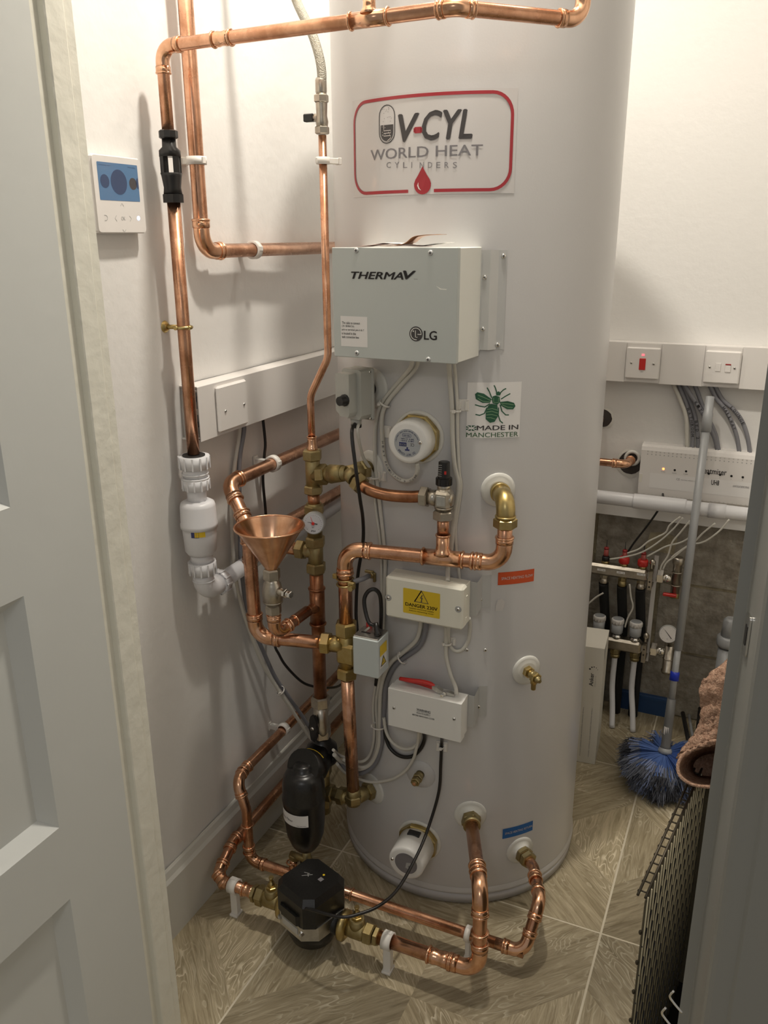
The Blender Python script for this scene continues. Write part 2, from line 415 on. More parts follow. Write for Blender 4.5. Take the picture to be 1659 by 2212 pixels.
def circ(cx, cy, rx, ry=None, n=24, a0=0, a1=2*PI):
    ry = ry or rx; return [(cx+rx*math.cos(a0+(a1-a0)*i/n), cy+ry*math.sin(a0+(a1-a0)*i/n)) for i in range(n)]
def cmap(off): return lambda u, v: V(AX+(RAD+off)*math.cos(u), AY+(RAD+off)*math.sin(u), v)   # u = angle round the tank, v = height
def cpx(px, py, off=0): P = cyl(px, py, off); return phi_of(P), P.z
def plane(P0, X, Y, N): return lambda off: (lambda u, v: P0+X*u+Y*v+N*off)
def patch(mp, u0, v0, u1, v1, mt, parent, name, nu=12, label=None):
    m = M(); m.sheet([[mp(u0+(u1-u0)*i/nu, v) for i in range(nu+1)] for v in (v0, v1)], True); return m.build(name, mt, parent, label=label)
def screw(parent, P, d, r=.0038, mt='chrome'):
    P = Vector(P); d = Vector(d).normalized(); s = M().lathe(P, d, [(-.001, r), (.0006, r), (.0018, r*.75), (.0022, r*.3), (.0023, 0)], 14).build('screw', mt, parent)
    S, T, D = frame_of(P, d); x = M(); x.obox(P+D*.0022, S, T, D, r*.5, r*.12, .0003); x.obox(P+D*.0022, T, S, D, r*.5, r*.12, .0003)
    x.build('cross_slot', 'black', s); return s
# ================================================================== THE SETTING
WL, WB, WR, YF, ZC = -1.034, 2.49, .90, .959, 2.66      # left wall, block wall, right wall, doorway wall, ceiling
def struct(name, base=(0, 0, 0)):
    o = bpy.data.objects.new(name, None); C.objects.link(o); o.location = base; o['kind'] = 'structure'; BASE[o.name] = Vector(base); return o
# floor: square printed tiles, each a piece of its own, joints aligned with the walls
fl = struct('floor')
M().box((-2.2, -1.4, -.06), (1.6, 2.6, -.0007)).build('grout_bed', 'grout', fl)
TS, GX, GY = .6355, -.172, 1.513
def tile_mesh():
    h = TS/2-.0023; wd = .155; e = .0012
    def uvrot(p, a): return (p[0]*math.cos(a)+p[1]*math.sin(a), -p[0]*math.sin(a)+p[1]*math.cos(a))
    vs = []; fs = []; uvs = []; k = 0
    def face(poly, a, ox):
        nonlocal k
        b = len(vs); vs.extend([(x, y, 0) for x, y in poly]); fs.append(tuple(range(b, b+len(poly))))
        for p in poly: q = uvrot(p, a); uvs.append((q[0]+ox, q[1]+ox*1.7))
    c = h-wd
    # four diagonal planks from the corners to the middle, four side boards between them
    for i, (sx, sy) in enumerate(((1, 1), (-1, 1), (-1, -1), (1, -1))):
        poly = [(sx*h, sy*h), (sx*c, sy*h), (0, sy*wd*1.0) if 1 else 0, (0, 0), (sx*wd, 0), (sx*h, sy*c)]
        if sx*sy < 0: poly = poly[::-1]
        face(poly, math.atan2(sy, sx)*1.0, 3.1*i+.7)
    for i, (ax, sg) in enumerate((('y', 1), ('x', -1), ('y', -1), ('x', 1))):
        if ax == 'y': poly = [(-c, sg*h), (0, sg*wd), (c, sg*h)]; a = PI/2
        else: poly = [(sg*h, -c), (sg*wd, 0), (sg*h, c)]; a = 0
        s = sum(poly[j][0]*poly[(j+1) % 3][1]-poly[(j+1) % 3][0]*poly[j][1] for j in range(3))
        if s < 0: poly = poly[::-1]
        face(poly, (PI/2 if ax == 'x' else 0), 9.3+2.3*i)
    b = len(vs); vs.extend([(-h, -h, 0), (h, -h, 0), (h, h, 0), (-h, h, 0), (-h, -h, -.008), (h, -h, -.008), (h, h, -.008), (-h, h, -.008)])
    for i in range(4): j = (i+1) % 4; fs.append((b+i, b+4+i, b+4+j, b+j)); uvs.extend([(0, 0)]*4)
    me = bpy.data.meshes.new('floor_tile'); me.from_pydata(vs, [], fs); uv = me.uv_layers.new(name='UVMap')
    for i, q in enumerate(uvs): uv.data[i].uv = q
    me.materials.append(MT['wood_tile']); me.update(); return me
TM = tile_mesh()
TMS = [TM]
for s_ in range(3):
    t = TM.copy(); off = 4.7*(s_+1)
    for l in t.uv_layers[0].data: l.uv = (l.uv[0]+off, l.uv[1]+off*.6)
    TMS.append(t)
for i in range(-2, 2):
    for j in range(-4, 2):
        o = bpy.data.objects.new('floor_tile', TMS[(i*3+j*5) % 4]); C.objects.link(o); o.parent = fl
        o.location = (GX+(i+.5)*TS, GY+(j+.5)*TS, 0)
M().box((-1.2, .80, ZC), (1.1, 2.6, ZC+.05)).build('ceiling', 'ceiling_paint', kind='structure')
# left wall with soft plaster unevenness
wl = M(); ny, nz = 60, 46
wl.sheet([[V(WL+.0032*math.sin(y*9+z*2)*math.sin(z*5+1)+.0018*math.sin(y*23-z*7), y, z) for y in [YF-.06+(WB+.02-YF+.06)*a/ny for a in range(ny+1)]] for z in [ZC*b/nz for b in range(nz+1)]])
wl.box((WL-.08, YF-.09, 0), (WL-.02, WB+.05, ZC)); wl.build('wall_left', 'wall_paint', kind='structure')
M().box((WR, YF-.09, 0), (WR+.06, WB+.05, ZC)).build('wall_right', 'wall_paint', kind='structure')
wf = struct('wall_front')
M().box((-1.2, .875, 0), (-.93, YF, ZC)).build('wall_pier', 'wall_paint', wf)
M().box((.115, .875, 0), (1.0, YF, ZC)).build('wall_pier', 'wall_paint', wf)
M().box((-.93, .875, 2.08), (.115, YF, ZC)).build('wall_lintel', 'wall_paint', wf)
# back wall: plastered above, bare blockwork below
wb = struct('wall_back', (0, WB, 0))
ZP = .648
M().box((-1.2, WB-.022, ZP), (1.0, WB+.02, ZC)).build('plaster_board', 'wall_paint', wb)
M().box((-1.2, WB+.006, 0), (1.0, WB+.05, ZP)).build('mortar_bed', 'mortar', wb)
for r_ in range(3):
    z0 = .004+r_*.225; z1 = min(z0+.214, ZP-.001)
    x = -1.2+(.11 if r_ % 2 else -.09); 
    while x < .9:
        bl = M(); xa, xb = x, x+.43; nx, nz2 = 10, 5
        rows = [[V(xa+(xb-xa)*a/nx, WB+random.uniform(-.0012, .0012), z0+(z1-z0)*b/nz2) for a in range(nx+1)] for b in range(nz2+1)]
        bl.sheet(rows, False); bl.box((xa, WB+.002, z0), (xb, WB+.03, z1)); bl.build('concrete_block', 'concrete', wb); x += .442
# patch of old mortar and a lighter plaster strip
M().prism([(0, 0), (.085, -.004), (.09, .05), (.05, .062), (.012, .056)], V(-.262, WB-.002, .545), V(1, 0, 0), V(0, 0, 1), V(0, 1, 0), .006).build('mortar_patch', 'mortar', wb)
def wall_hole(px, py, r, y=WB-.0225):
    P = at(px, py, y=y); h = M(); h.lathe(P+V(0, .006, 0), (0, -1, 0), [(0, r*1.02), (.0072, r*1.0)], 18, False).build('hole_shade_disc', 'hole_shade', wb)  # flat dark disc stands in for the shade inside the hole
    g = M(); pts = []
    S = []
    for ring_r in (1.0, 1.22):
        S.append([P+V(math.cos(a)*r*ring_r*(1+random.uniform(-.06, .09)), -.0016 if ring_r > 1.1 else -.003, math.sin(a)*r*ring_r*(1+random.uniform(-.06, .09))) for a in [2*PI*i/20 for i in range(20)]])
    g.sheet(S, True, True).build('hole_rim', 'mouldwhite', wb)
wall_hole(1362, 1000, .034); wall_hole(1303, 903, .026)
# skirting on the left wall
sk = M(); prof = [(0, 0), (.016, 0), (.016, .143), (.010, .150), (.006, .163), (.002, .167), (0, .167)]
sk.prism([(a, b) for a, b in prof], V(WL, YF, 0), V(1, 0, 0), V(0, 0, 1), V(0, 1, 0), WB-YF); sk.build('baseboard_left', 'skirt_paint', kind='structure')
# door lining left (profile drawn in plan) with its stop
tl = struct('trim_1', (-.9, .9, 0))
lin = [(-.935, .959), (-.876, .959), (-.876, .944), (-.8745, .942), (-.873, .940), (-.873, .909), (-.8745, .907), (-.883, .9055), (-.883, .868), (-.935, .868)]
M().prism(lin, V(0, 0, 0), V(1, 0, 0), V(0, 1, 0), V(0, 0, 1), 2.08).build('door_lining', 'lining_paint', tl)
# right jamb: stop, rebate and rounded architrave seen edge-on
tr = struct('trim_2', (.05, .9, 0))
jm = [(.115, .959), (.0033, .959), (.0033, .9325), (.0150, .9310), (.0165, .9290), (.0283, .8790), (.0290, .8740), (.0320, .8690), (.0375, .8670), (.056, .8660), (.060, .8625), (.115, .8600)]
M().prism(jm, V(0, 0, 0), V(1, 0, 0), V(0, 1, 0), V(0, 0, 1), 2.08).build('door_lining', 'jamb_shade', tr)
sp = M(); A_ = V(.0180, .9215, 0); D_ = V(.0283-.0165, .879-.929, 0).normalized(); N_ = V(-D_.y*-1, D_.x*-1, 0); N_ = V(D_.y, -D_.x, 0)
sp.prism(rrect(0, 1.012, .018, 1.060, .004), A_, D_, V(0, 0, 1), N_, .0022); sp.build('strike_plate', 'chrome', tr)
M().prism(rrect(.005, 1.024, .013, 1.048, .002), A_+N_*.0015, D_, V(0, 0, 1), N_, .0012).build('strike_slot', 'black', tr)
th = struct('trim_3', (-.4, .9, 2.06)); M().box((-.876, .868, 2.04), (.0033, .959, 2.10)).build('door_head', 'jamb_shade', th)
# open door leaf on the left, four recessed panels
dr = struct('door_1', (-.9, .886, 0)); XF = -.876
y1, y0 = .8855, .8855-.76; st = .1395
cols = [(y0, y0+st), (y1-st, y1)]; panels = [(.20, .481), (.613, .991), (1.117, 1.50), (1.62, 1.90)]
zb = [(.006, .20), (.481, .613), (.991, 1.117), (1.50, 1.62), (1.90, 2.03)]
for a, b in cols: M().box((XF-.04, a, .006), (XF, b, 2.03)).build('stile', 'gloss_paint', dr)
for a, b in zb: M().box((XF-.04, y0+st, a), (XF, y1-st, b)).build('rail', 'gloss_paint', dr)
for a, b in panels:
    p = M(); c, d, n = y0+st, y1-st, .020
    o_ = [V(XF, c, a), V(XF, d, a), V(XF, d, b), V(XF, c, b)]; i_ = [V(XF-.021, c+n, a+n), V(XF-.021, d-n, a+n), V(XF-.021, d-n, b-n), V(XF-.021, c+n, b-n)]
    p.add(o_+i_+[v+V(-.012, 0, 0) for v in i_], [(0, 1, 5, 4), (1, 2, 6, 5), (2, 3, 7, 6), (3, 0, 4, 7), (4, 5, 6, 7)]); p.build('door_panel', 'gloss_paint', dr)
# ceiling lamp that lights the cupboard
for lx_, ly_, s_ in ((-.12, 1.76, 'behind'), (-.46, 1.37, 'in front of'), (-.82, 1.96, 'left of')):
    lt = thing('ceiling_lamp', 'small round flush ceiling lamp '+s_+' the tank top', 'lamp', (lx_, ly_, ZC))
    M().lathe((lx_, ly_, ZC), (0, 0, -1), [(0, .050), (.012, .045)], 24).build('lamp_base', 'white_plastic', lt)
# ================================================================== THE TANK
tk = thing('hot_water_cylinder', 'tall pale grey hot water cylinder standing on the tiled floor', 'water cylinder', (AX, AY, 0))
CB = V(AX, AY, 0)
body = M(); body.lathe(CB, (0, 0, 1), [(.046, RAD), (1.90, RAD)], 128, True, cap=False)
body.lathe(CB, (0, 0, 1), [(1.90, RAD), (1.915, RAD-.006), (1.93, RAD-.03), (1.94, 0)], 96, True, cap=False); body.build('body', 'tank', tk)
bd = M(); bd.lathe(CB, (0, 0, 1), [(.004, RAD+.0005), (.030, RAD+.0005)], 128, True); bd.build('base_band', 'tank_band', tk)
sm = M(); sm.lathe(CB, (0, 0, 1), [(.028, RAD-.001), (.031, RAD+.0032), (.036, RAD+.0032), (.046, RAD+.0002)], 128, True, cap=False); sm.build('base_seam', 'tank', tk)
M().lathe(CB, (0, 0, 1), [(0, RAD-.006), (.005, RAD-.004)], 96).build('base_gap_shade', 'black_rubber', tk)  # black ring stands in for the shaded gap under the tank
vs_ = M(); a_ = phi_of(cyl(1200, 800))
def cm(phi0, off=0.0): return lambda u, v: V(AX+(RAD+off)*math.cos(phi0+u/RAD), AY+(RAD+off)*math.sin(phi0+u/RAD), v)
def cu(px, py, phi0): P = cyl(px, py); return (phi_of(P)-phi0)*RAD, P.z
def cbox(px0, py0, px1, py1, phi0):
    a = cu(px0, py0, phi0); b = cu(px1, py1, phi0); return (a[0], a[1], b[0], b[1])
# --- brand sticker
F0 = -90.3*PI/180; W2 = .162; Z0, Z1 = 1.5205, 1.684
stk = patch(cm(F0, .0006), -W2, Z0, W2, Z1, 'sticker_clear', tk, 'brand_sticker', 30)
fr = M(); q = rrect(-W2+.006, Z0+.006, W2-.008, Z1-.006, .034, 8)
out = []
for i in range(len(q)):
    a, b = q[i], q[(i+1) % len(q)]; k = max(1, int(math.hypot(b[0]-a[0], b[1]-a[1])/.012)); out += [(a[0]+(b[0]-a[0])*j/k, a[1]+(b[1]-a[1])*j/k) for j in range(k)]
gx_ = cu(913, 412, F0)[0]; out = [p for p in out if not (abs(p[0]-gx_) < .0175 and p[1] < Z0+.03)]
i0 = max(range(len(out)), key=lambda i: math.hypot(out[i][0]-out[i-1][0], out[i][1]-out[i-1][1])); out = out[i0:]+out[:i0]
strip_into(fr, cm(F0, .0014), out, .0053); fr.build('red_border', 'red_print', stk)
def ct(s, a, b, mt, bold=0, shear=0, name='lettering', off=.0014, p0=F0): return txt(s, cm(p0, off), cbox(*a, *b, p0), mt, stk, name, bold, shear)
ct('V', (862, 307), (905, 245), 'dark_print', .045, .2); ct('-', (896, 286), (911, 276), 'red_print', .06); ct('CYL', (913, 303), (1021, 236), 'dark_print', .045, .2)
ct('WORLD HEAT', (802, 347), (1043, 312), 'grey_print', .012); 
for i, ch in enumerate('CYLINDERS'): 
    x = 836+i*17.8; ct(ch, (x, 363), (x+(9 if ch != 'I' else 1.6), 350), 'grey_print', .0)
drop = [(0, .0285)]+[(.0030, .0235), (.0065, .018), (.0105, .0125)]+circ(0, .0065, .0125, .0122, 14, PI*.12, -PI*1.12)[1:]+[(-.0105, .0125), (-.0065, .018), (-.0030, .0235)]
dc = cu(913, 402, F0); poly2(cm(F0, .0015), [[(dc[0]+u*1.27, dc[1]-.006+v*1.33) for u, v in drop]], 'red_print', stk, 'drop_emblem')
strip2(cm(F0, .0018), [(dc[0]-.0085+.0025*math.cos(t)*0+u, dc[1]+v) for u, v in ((0, .006), (-.0002, .001), (.0022, -.004), (.0055, -.0065))], [.0003, .0022, .0018, .0003], 'white_print', stk, 'drop_shine') if 0 else strip2(cm(F0, .0018), [(dc[0]-.0075, dc[1]+.006), (dc[0]-.0085, dc[1]+.001), (dc[0]-.0062, dc[1]-.004), (dc[0]-.0025, dc[1]-.0068)], [.0004, .0024, .002, .0004], 'white_print', stk, 'drop_shine')
# tank emblem: capsule outline, filled lower half with coil and dots
eb = cbox(820, 312, 854, 224, F0); ex, ey = (eb[0]+eb[2])/2, (eb[1]+eb[3])/2; ew, eh = (eb[2]-eb[0])/2, (eb[3]-eb[1])/2
def caps(s): return [(ex+ew*s*math.cos(a), ey+(eh-ew)+ew*s*math.sin(a)) for a in [PI*i/10 for i in range(11)]]+[(ex+ew*s*math.cos(a), ey-(eh-ew)+ew*s*math.sin(a)) for a in [PI+PI*i/10 for i in range(11)]]
strip2(cm(F0, .0014), caps(.96), .0016, 'dark_print', stk, 'capsule_outline', True)
low = [(ex+ew*.78, ey-.001)]+[(ex-ew*.78, ey-.001)]+[(ex+ew*.78*math.cos(a), ey-(eh-ew)+ew*.78*math.sin(a)) for a in [PI+PI*i/10 for i in range(11)]]
poly2(cm(F0, .0014), [low], 'dark_print', stk, 'capsule_fill')
coil = [(ex+(.5 if (i//2) % 2 else -.35)*ew, ey-.006-.0042*((i+1)//2)) for i in range(8)]
strip2(cm(F0, .0019), [(ex-ew*.35, ey-.0015)]+coil+[(ex+ew*.1, coil[-1][1]-.004)], .0009, 'white_print', stk, 'coil_line')
dm = [];
for i in range(16):
    u = ex+random.uniform(-.6, .6)*ew; v = ey+.004+random.random()*(eh*.72); dm.append(circ(u, v, .0006, None, 6))
poly2(cm(F0, .0014), dm, 'dark_print', stk, 'dots')
poly2(cm(F0, .0019), [circ(ex+random.uniform(-.6, .6)*ew, ey-.003-random.random()*eh*.5, .0006, None, 6) for i in range(9)], 'white_print', stk, 'dots')
# --- bee sticker
B0 = -62*PI/180; bb = cbox(1007, 946, 1127, 824, B0)
bst = patch(cm(B0, .0006), bb[0], bb[1], bb[2], bb[3], 'label_white', tk, 'bee_sticker', 10)
def bct(s, a, b, mt, bold): return txt(s, cm(B0, .0013), cbox(*a, *b, B0), mt, bst, 'lettering', bold)
bct('MADE IN', (1030, 929), (1119, 917), 'dark_print', .03); bct('MANCHESTER', (1007, 944), (1119, 932), 'green2_print', .01)
fx = cbox(1007, 930, 1029, 919, B0); poly2(cm(B0, .0012), [[(fx[0], fx[1]), (fx[2], fx[1]), (fx[2], fx[3]), (fx[0], fx[3])]], 'green_print', bst, 'flag')
fm = M(); mx_, my_ = (fx[0]+fx[2])/2, (fx[1]+fx[3])/2
for a, b in (((fx[0], my_), (fx[2], my_)), ((mx_, fx[1]), (mx_, fx[3])), ((fx[0], fx[1]), (fx[2], fx[3])), ((fx[0], fx[3]), (fx[2], fx[1]))): strip_into(fm, cm(B0, .0017), [a, b], .0016)
fm.build('flag_cross', 'label_white', bst)
def bp(x, y): return cu(x, y, B0)
def bpoly(pts): return [bp(*p) for p in pts]
poly2(cm(B0, .0013), [bpoly([(1060, 872), (1074, 874), (1075, 884), (1076, 898), (1068, 911), (1058, 913), (1049, 905), (1049, 890), (1054, 877)]),
    bpoly([(1064, 856), (1070, 854), (1079, 857), (1080, 868), (1074, 874), (1064, 871), (1062, 862)]), bpoly([(1071, 848), (1077, 845), (1082, 849), (1080, 854), (1072, 854)])], 'green_print', bst, 'bee_body')
poly2(cm(B0, .0013), [bpoly([(1062, 862), (1045, 850), (1031, 847), (1026, 851), (1028, 862), (1042, 870), (1058, 870)]), bpoly([(1079, 868), (1096, 866), (1110, 870), (1113, 877), (1108, 884), (1095, 884), (1082, 876)])], 'green_print', bst, 'bee_wing')
vm = M()
for a in ([(1060, 865), (1045, 858), (1032, 853)], [(1058, 868), (1042, 866), (1032, 860)], [(1082, 871), (1097, 872), (1109, 874)], [(1084, 874), (1096, 879), (1107, 880)], [(1052, 884), (1063, 882), (1075, 886)], [(1050, 890), (1062, 888), (1075, 892)], [(1050, 896), (1062, 895), (1074, 898)], [(1051, 902), (1060, 902), (1070, 905)], [(1066, 859), (1066, 869), (1076, 869), (1077, 859)]):
    strip_into(vm, cm(B0, .0018), bpoly(a), .0009)
vm.build('bee_veins', 'vein_print', bst)
lm = M()
for a in ([(1073, 848), (1070, 838), (1067, 832)], [(1080, 849), (1087, 842), (1093, 839)], [(1062, 859), (1057, 846), (1052, 837)], [(1082, 862), (1091, 856), (1102, 850)], [(1058, 872), (1047, 879), (1036, 877), (1026, 874)], [(1052, 880), (1046, 893), (1036, 897), (1027, 895)], [(1080, 874), (1084, 888), (1092, 896), (1099, 896)], [(1077, 880), (1076, 896), (1080, 909), (1086, 914)]):
    strip_into(lm, cm(B0, .0012), bpoly(a), .0021)
lm.build('bee_legs', 'green_print', bst)
# --- flow / return labels, torn sticker
def lab(x0, y0, x1, y1, mt, s, a, b, p0, nm):
    c = cbox(x0, y0, x1, y1, p0); h = .0285 if 0 else abs(c[3]-c[1])
    lb_ = patch(cm(p0, .0007), c[0], c[1], c[2], c[3], mt, tk, nm, 8); txt(s, cm(p0, .0014), (c[0]+(c[2]-c[0])*a, c[1]+(c[3]-c[1])*.40, c[0]+(c[2]-c[0])*b, c[1]+(c[3]-c[1])*.62), 'white_print', lb_, 'lettering', .02)
lab(1075, 1264, 1154, 1228, 'flow_red', 'SPACE HEATING FLOW', .09, .96, -51*PI/180, 'flow_label')
lab(1085, 1812, 1151, 1772, 'ret_blue', 'SPACE HEATING RETURN', .07, .97, -44*PI/180, 'return_label')
P0 = -60*PI/180; poly2(cm(P0, .0012), [[cu(x, y, P0) for x, y in ((1070, 1319), (1085, 1319), (1091, 1300), (1083, 1292), (1075, 1296), (1071, 1306))]], 'sticker', tk, 'torn_sticker')
for x, y in ((1008, 1404), (1048, 1404), (1150, 1271)): P = cyl(x, y); (screw(tk, P, nrm(P)) if x < 1100 else None)
# white dished port collars
def collar(px, py, r=.030, neck=.017, d=.006):
    P = cyl(px, py); n = nrm(P); f = M(); rr = []
    k = 28
    rows = []
    for s, off in ((1.0, .0002), (.97, .0035), (.80, .0028), (.60, .006), (.52, d)):
        row = []
        for i in range(k):
            a = 2*PI*i/k; u = r*s*math.cos(a); v = r*s*math.sin(a); row.append(cm(phi_of(P), off)(u, P.z+v))
        rows.append(row)
    f.sheet(rows, True, True); f.add(rows[-1], [tuple(range(k))]); f.build('port_collar', 'mouldwhite', tk); return P, n
# ================================================================== BOXES AND HEATERS ON THE TANK
def reach(P, d, px, py):        # how far along horizontal d from P until the line stands on the sight line's bearing
    h = slope(px, py); d = Vector(d); return (h*P.y-P.x)/(d.x-h*d.y)
ZU = V(0, 0, 1)
def zbracket(parent, A, X, N, za, zb, pxe, mt='aluminium', scr=()):
    # plate from A along X, then stepping back to the tank; thickness 1.5 mm
    pass
    ph = None
    f1 = M(); t = .0015; B1 = A+X*.016
    Q = [V(AX+(RAD+.001)*math.cos(a), AY+(RAD+.001)*math.sin(a), 0) for a in (pxe[0], pxe[1])]
    line = [A-X*.006, B1, Q[0], Q[1]]
    vs = []
    for z in (za, zb): vs.append([V(p.x, p.y, z) for p in line])
    off = [V(0, 0, 0)]*4
    m = M(); m.sheet(vs, False); back = [[p-N*t if i < 2 else p-nrm(p)*t*.3 for i, p in enumerate(r)] for r in vs]; m.sheet(back, False)
    for r in range(2): m.add([vs[r][i] for i in range(4)]+[back[r][i] for i in range(4)], [(i, i+1, 5+i, 4+i) for i in range(3)])
    m.build('mounting_bracket', mt, parent)
# --- tank connection box
Pl, Pr = V(-.7201, 1.3689, 0), V(-.4803, 1.3570, 0); X = (Pr-Pl).normalized(); N = V(X.y, -X.x, 0); W = (Pr-Pl).length; zb_, zt_ = 1.2432, 1.4336
tb = thing('connection_box', 'grey steel connection box mounted high on the tank front', 'control box', (-.60, 1.40, zb_))
D = reach(Pr, -N, 1038.6, 640); cen = (Pl+Pr)/2
M().obox(V(cen.x, cen.y, (zb_+zt_)/2)-N*.006, X, N, ZU, W/2, .006, (zt_-zb_)/2, .0012).build('front_cover', 'box_grey', tb)
M().obox(V(cen.x, cen.y, (zb_+zt_)/2)-N*(.0125+(D-.0125)/2), X, N, ZU, W/2-.0008, (D-.0125)/2, (zt_-zb_)/2-.0006, .001).build('housing', 'box_side', tb)
Pb = Pr-N*D; zbracket(tb, Pb-V(0, 0, 0), X, N, zb_+.012, zt_-.006, (-62.5*PI/180, -59.6*PI/180), 'aluminium')
Pbl = Pl-N*D; m_ = M(); m_.obox(V((Pbl.x+Pb.x)/2, (Pbl.y+Pb.y)/2, (zb_+zt_)/2), X, N, ZU, W/2+.001, .001, .085); m_.build('back_plate', 'aluminium', tb)
for x, y in ((1047, 599), (1043, 711)): t_ = at(x, y, y=(Pb.y)); screw(tb, V(t_.x, Pb.y-.0006, t_.z), N, .0042)
for x, y in ((1088, 553), (1075, 745)): P = cyl(x, y, .002); screw(tb, P, nrm(P), .0042)
fp = lambda off: (lambda u, v: V(Pl.x, Pl.y, 0)+X*u+ZU*v+N*off)
def fu(px, py): P = at(px, py, y=1.363); return ((P-V(Pl.x, Pl.y, P.z)).dot(X), P.z)
for x, y in ((768, 541), (932, 546), (769, 763), (927, 776)): u, v = fu(x, y); screw(tb, fp(.0002)(u, v), N, .0046, 'aluminium')
def ft(s, a, b, bold=0, shear=0): 
    p, q = fu(*a), fu(*b); return txt(s, fp(.0004), (p[0], p[1], q[0], q[1]), 'dark_print', tb, 'lettering', bold, shear)
def fbox(s, a, b, bold=.03, shear=0):   # level text: height from first column only
    p, q = fu(*a), fu(*b); h = fu(a[0], b[1])[1]-p[1]; return txt(s, fp(.0008), (p[0], p[1], q[0], p[1]+h), 'dark_print', tb, 'lettering', bold, shear)
fbox('THERMA', (757, 602), (872, 587), .05, .25); fbox('V', (873, 603), (899, 585), .07, .25); fbox('TM', (895, 604), (903, 602), .0)
fbox('LG', (918, 733), (946, 714), .035)
c0 = fu(900, 721); R0 = .0128
poly2(fp(.0004), [circ(c0[0], c0[1], R0, None, 28)], 'dark_print', tb, 'round_emblem')
em = M(); strip_into(em, fp(.0007), circ(c0[0], c0[1], R0*.78, None, 24, -.05, 1.62*PI)[::1], .0011); strip_into(em, fp(.0007), [(c0[0]-.001, c0[1]+.006), (c0[0]-.001, c0[1]-.0055), (c0[0]+.003, c0[1]-.0055)], .0011)
strip_into(em, fp(.0007), [(c0[0]+.003, c0[1]-.0005), (c0[0]+R0*.82, c0[1]-.0005)], .0011); em.add([fp(.0007)(*p) for p in circ(c0[0]-.005, c0[1]+.0045, .0013, None, 8)], [tuple(range(8))]); em.build('emblem_lines', 'box_side', tb)
a, b = fu(734, 748), fu(792, 683); ppl = patch(fp(.0003), a[0], a[1], b[0], a[1]+.0535, 'label_white', tb, 'paper_label', 1)
for i, s in enumerate(('The cable to connect', 'CN  B/HEAT(A)', 'pcb to terminal pins 6 & 7', 'is located in this', 'tank connection box')):
    wd_ = (40, 27, 49, 31, 38)[i]; y = 700+7.6*i; p, q = fu(736, y), fu(736+wd_, y); txt(s, fp(.0006), (p[0], p[1], q[0], p[1]+.0044), 'dark_print', ppl, 'lettering', .012)
# scuff marks
poly2(fp(.0004), [[fu(944, 617), fu(955, 623), fu(968, 624), fu(967, 626), fu(953, 625)]], 'box_side', tb, 'scuff_mark')
# --- leaflet and copper foil lying on the box
lf = thing('leaflet', 'small pink printed leaflet lying open on top of the grey connection box', 'leaflet', (-.60, 1.39, zt_))
def sh(pts, wdt, mt, nm, par, th=.0006):
    m = M(); m.sheet([[p+V(0, w_, 0) for p in pts] for w_ in (0, wdt)], True); return m.build(nm, mt, par, solid=th)
zt2 = zt_+.0009
sh([V(-.668, 1.366, zt2), V(-.64, 1.366, zt2+.003), V(-.61, 1.366, zt2+.004), V(-.58, 1.366, zt2+.002), V(-.552, 1.366, zt2+.0005)], .06, 'leaflet', 'page', lf)
sh([V(-.655, 1.368, zt2+.0012), V(-.62, 1.368, zt2+.0065), V(-.59, 1.368, zt2+.005), V(-.575, 1.368, zt2+.003)], .055, 'label_white', 'page', lf)
sh([V(-.59, 1.368, zt2+.003), V(-.55, 1.368, zt2+.002), V(-.51, 1.368, zt2+.0065)], .055, 'label_white', 'page', lf)
ff = thing('metal_foil', 'curled copper-coloured foil strip on top of the grey connection box', 'foil strip', (-.56, 1.39, zt_))
sh(smooth_path([V(-.625, 1.366, zt2+.0015), V(-.60, 1.365, zt2+.0015), V(-.578, 1.364, zt2+.006), V(-.563, 1.362, zt2+.0155), V(-.545, 1.360, zt2+.0185), V(-.518, 1.360, zt2+.0195)], 4), .045, 'foil', 'foil_sheet', ff)
# --- junction boxes
def jbox(name, label, y, xl, xr, z0, z1, depth, mt, rnd, bk):
    t = thing(name, label, 'junction box', ((xl+xr)/2, y+.02, z0))
    M().box((xl, y, z0), (xr, y+depth*.55, z1), rnd).build('lid', mt, t)
    M().box((xl+.0015, y+depth*.55, z0+.0015), (xr-.0015, y+depth, z1-.0012), .001).build('back_box', mt, t)
    zbracket(t, V(xr-.004, y+depth+.0005, 0), V(1, 0, 0), V(0, -1, 0), z0+.012, z1-.004, bk, 'aluminium')
    M().box((xl, y+depth, z0+.012), (xr, y+depth+.0015, z1-.002)).build('back_plate', 'aluminium', t)
    return t
YJ = 1.388
def jx(px, py): P = at(px, py, y=YJ); return P.x, P.z
x0_, z1_ = jx(832, 1245); x1_, _ = jx(1000, 1300)
j1 = jbox('junction_box', 'cream junction box with yellow danger sticker on the tank', YJ, x0_, x1_, .729, .8165, .048, 'cream_plastic', .004, (-64.5*PI/180, -61*PI/180))
P = cyl(1037, 1295, .002); screw(j1, P, nrm(P), .0045)
jp = lambda off: (lambda u, v: V(u, YJ-off, v))
a, b = jx(871, 1322), jx(951, 1276); yl = (a[0], .7455, b[0], .7985)
dg = poly2(jp(.0004), [rrect(*yl, .002)], 'yellow', j1, 'danger_sticker')
tcx, tcz = (yl[0]+yl[2])/2, .7815; tri = [(tcx+.0165*math.cos(PI/2+2*PI*i/3)*1.0, tcz+.0165*math.sin(PI/2+2*PI*i/3)) for i in range(3)]
strip2(jp(.0007), tri+[tri[0], tri[1]], .0024, 'dark_print', dg, 'triangle_frame')
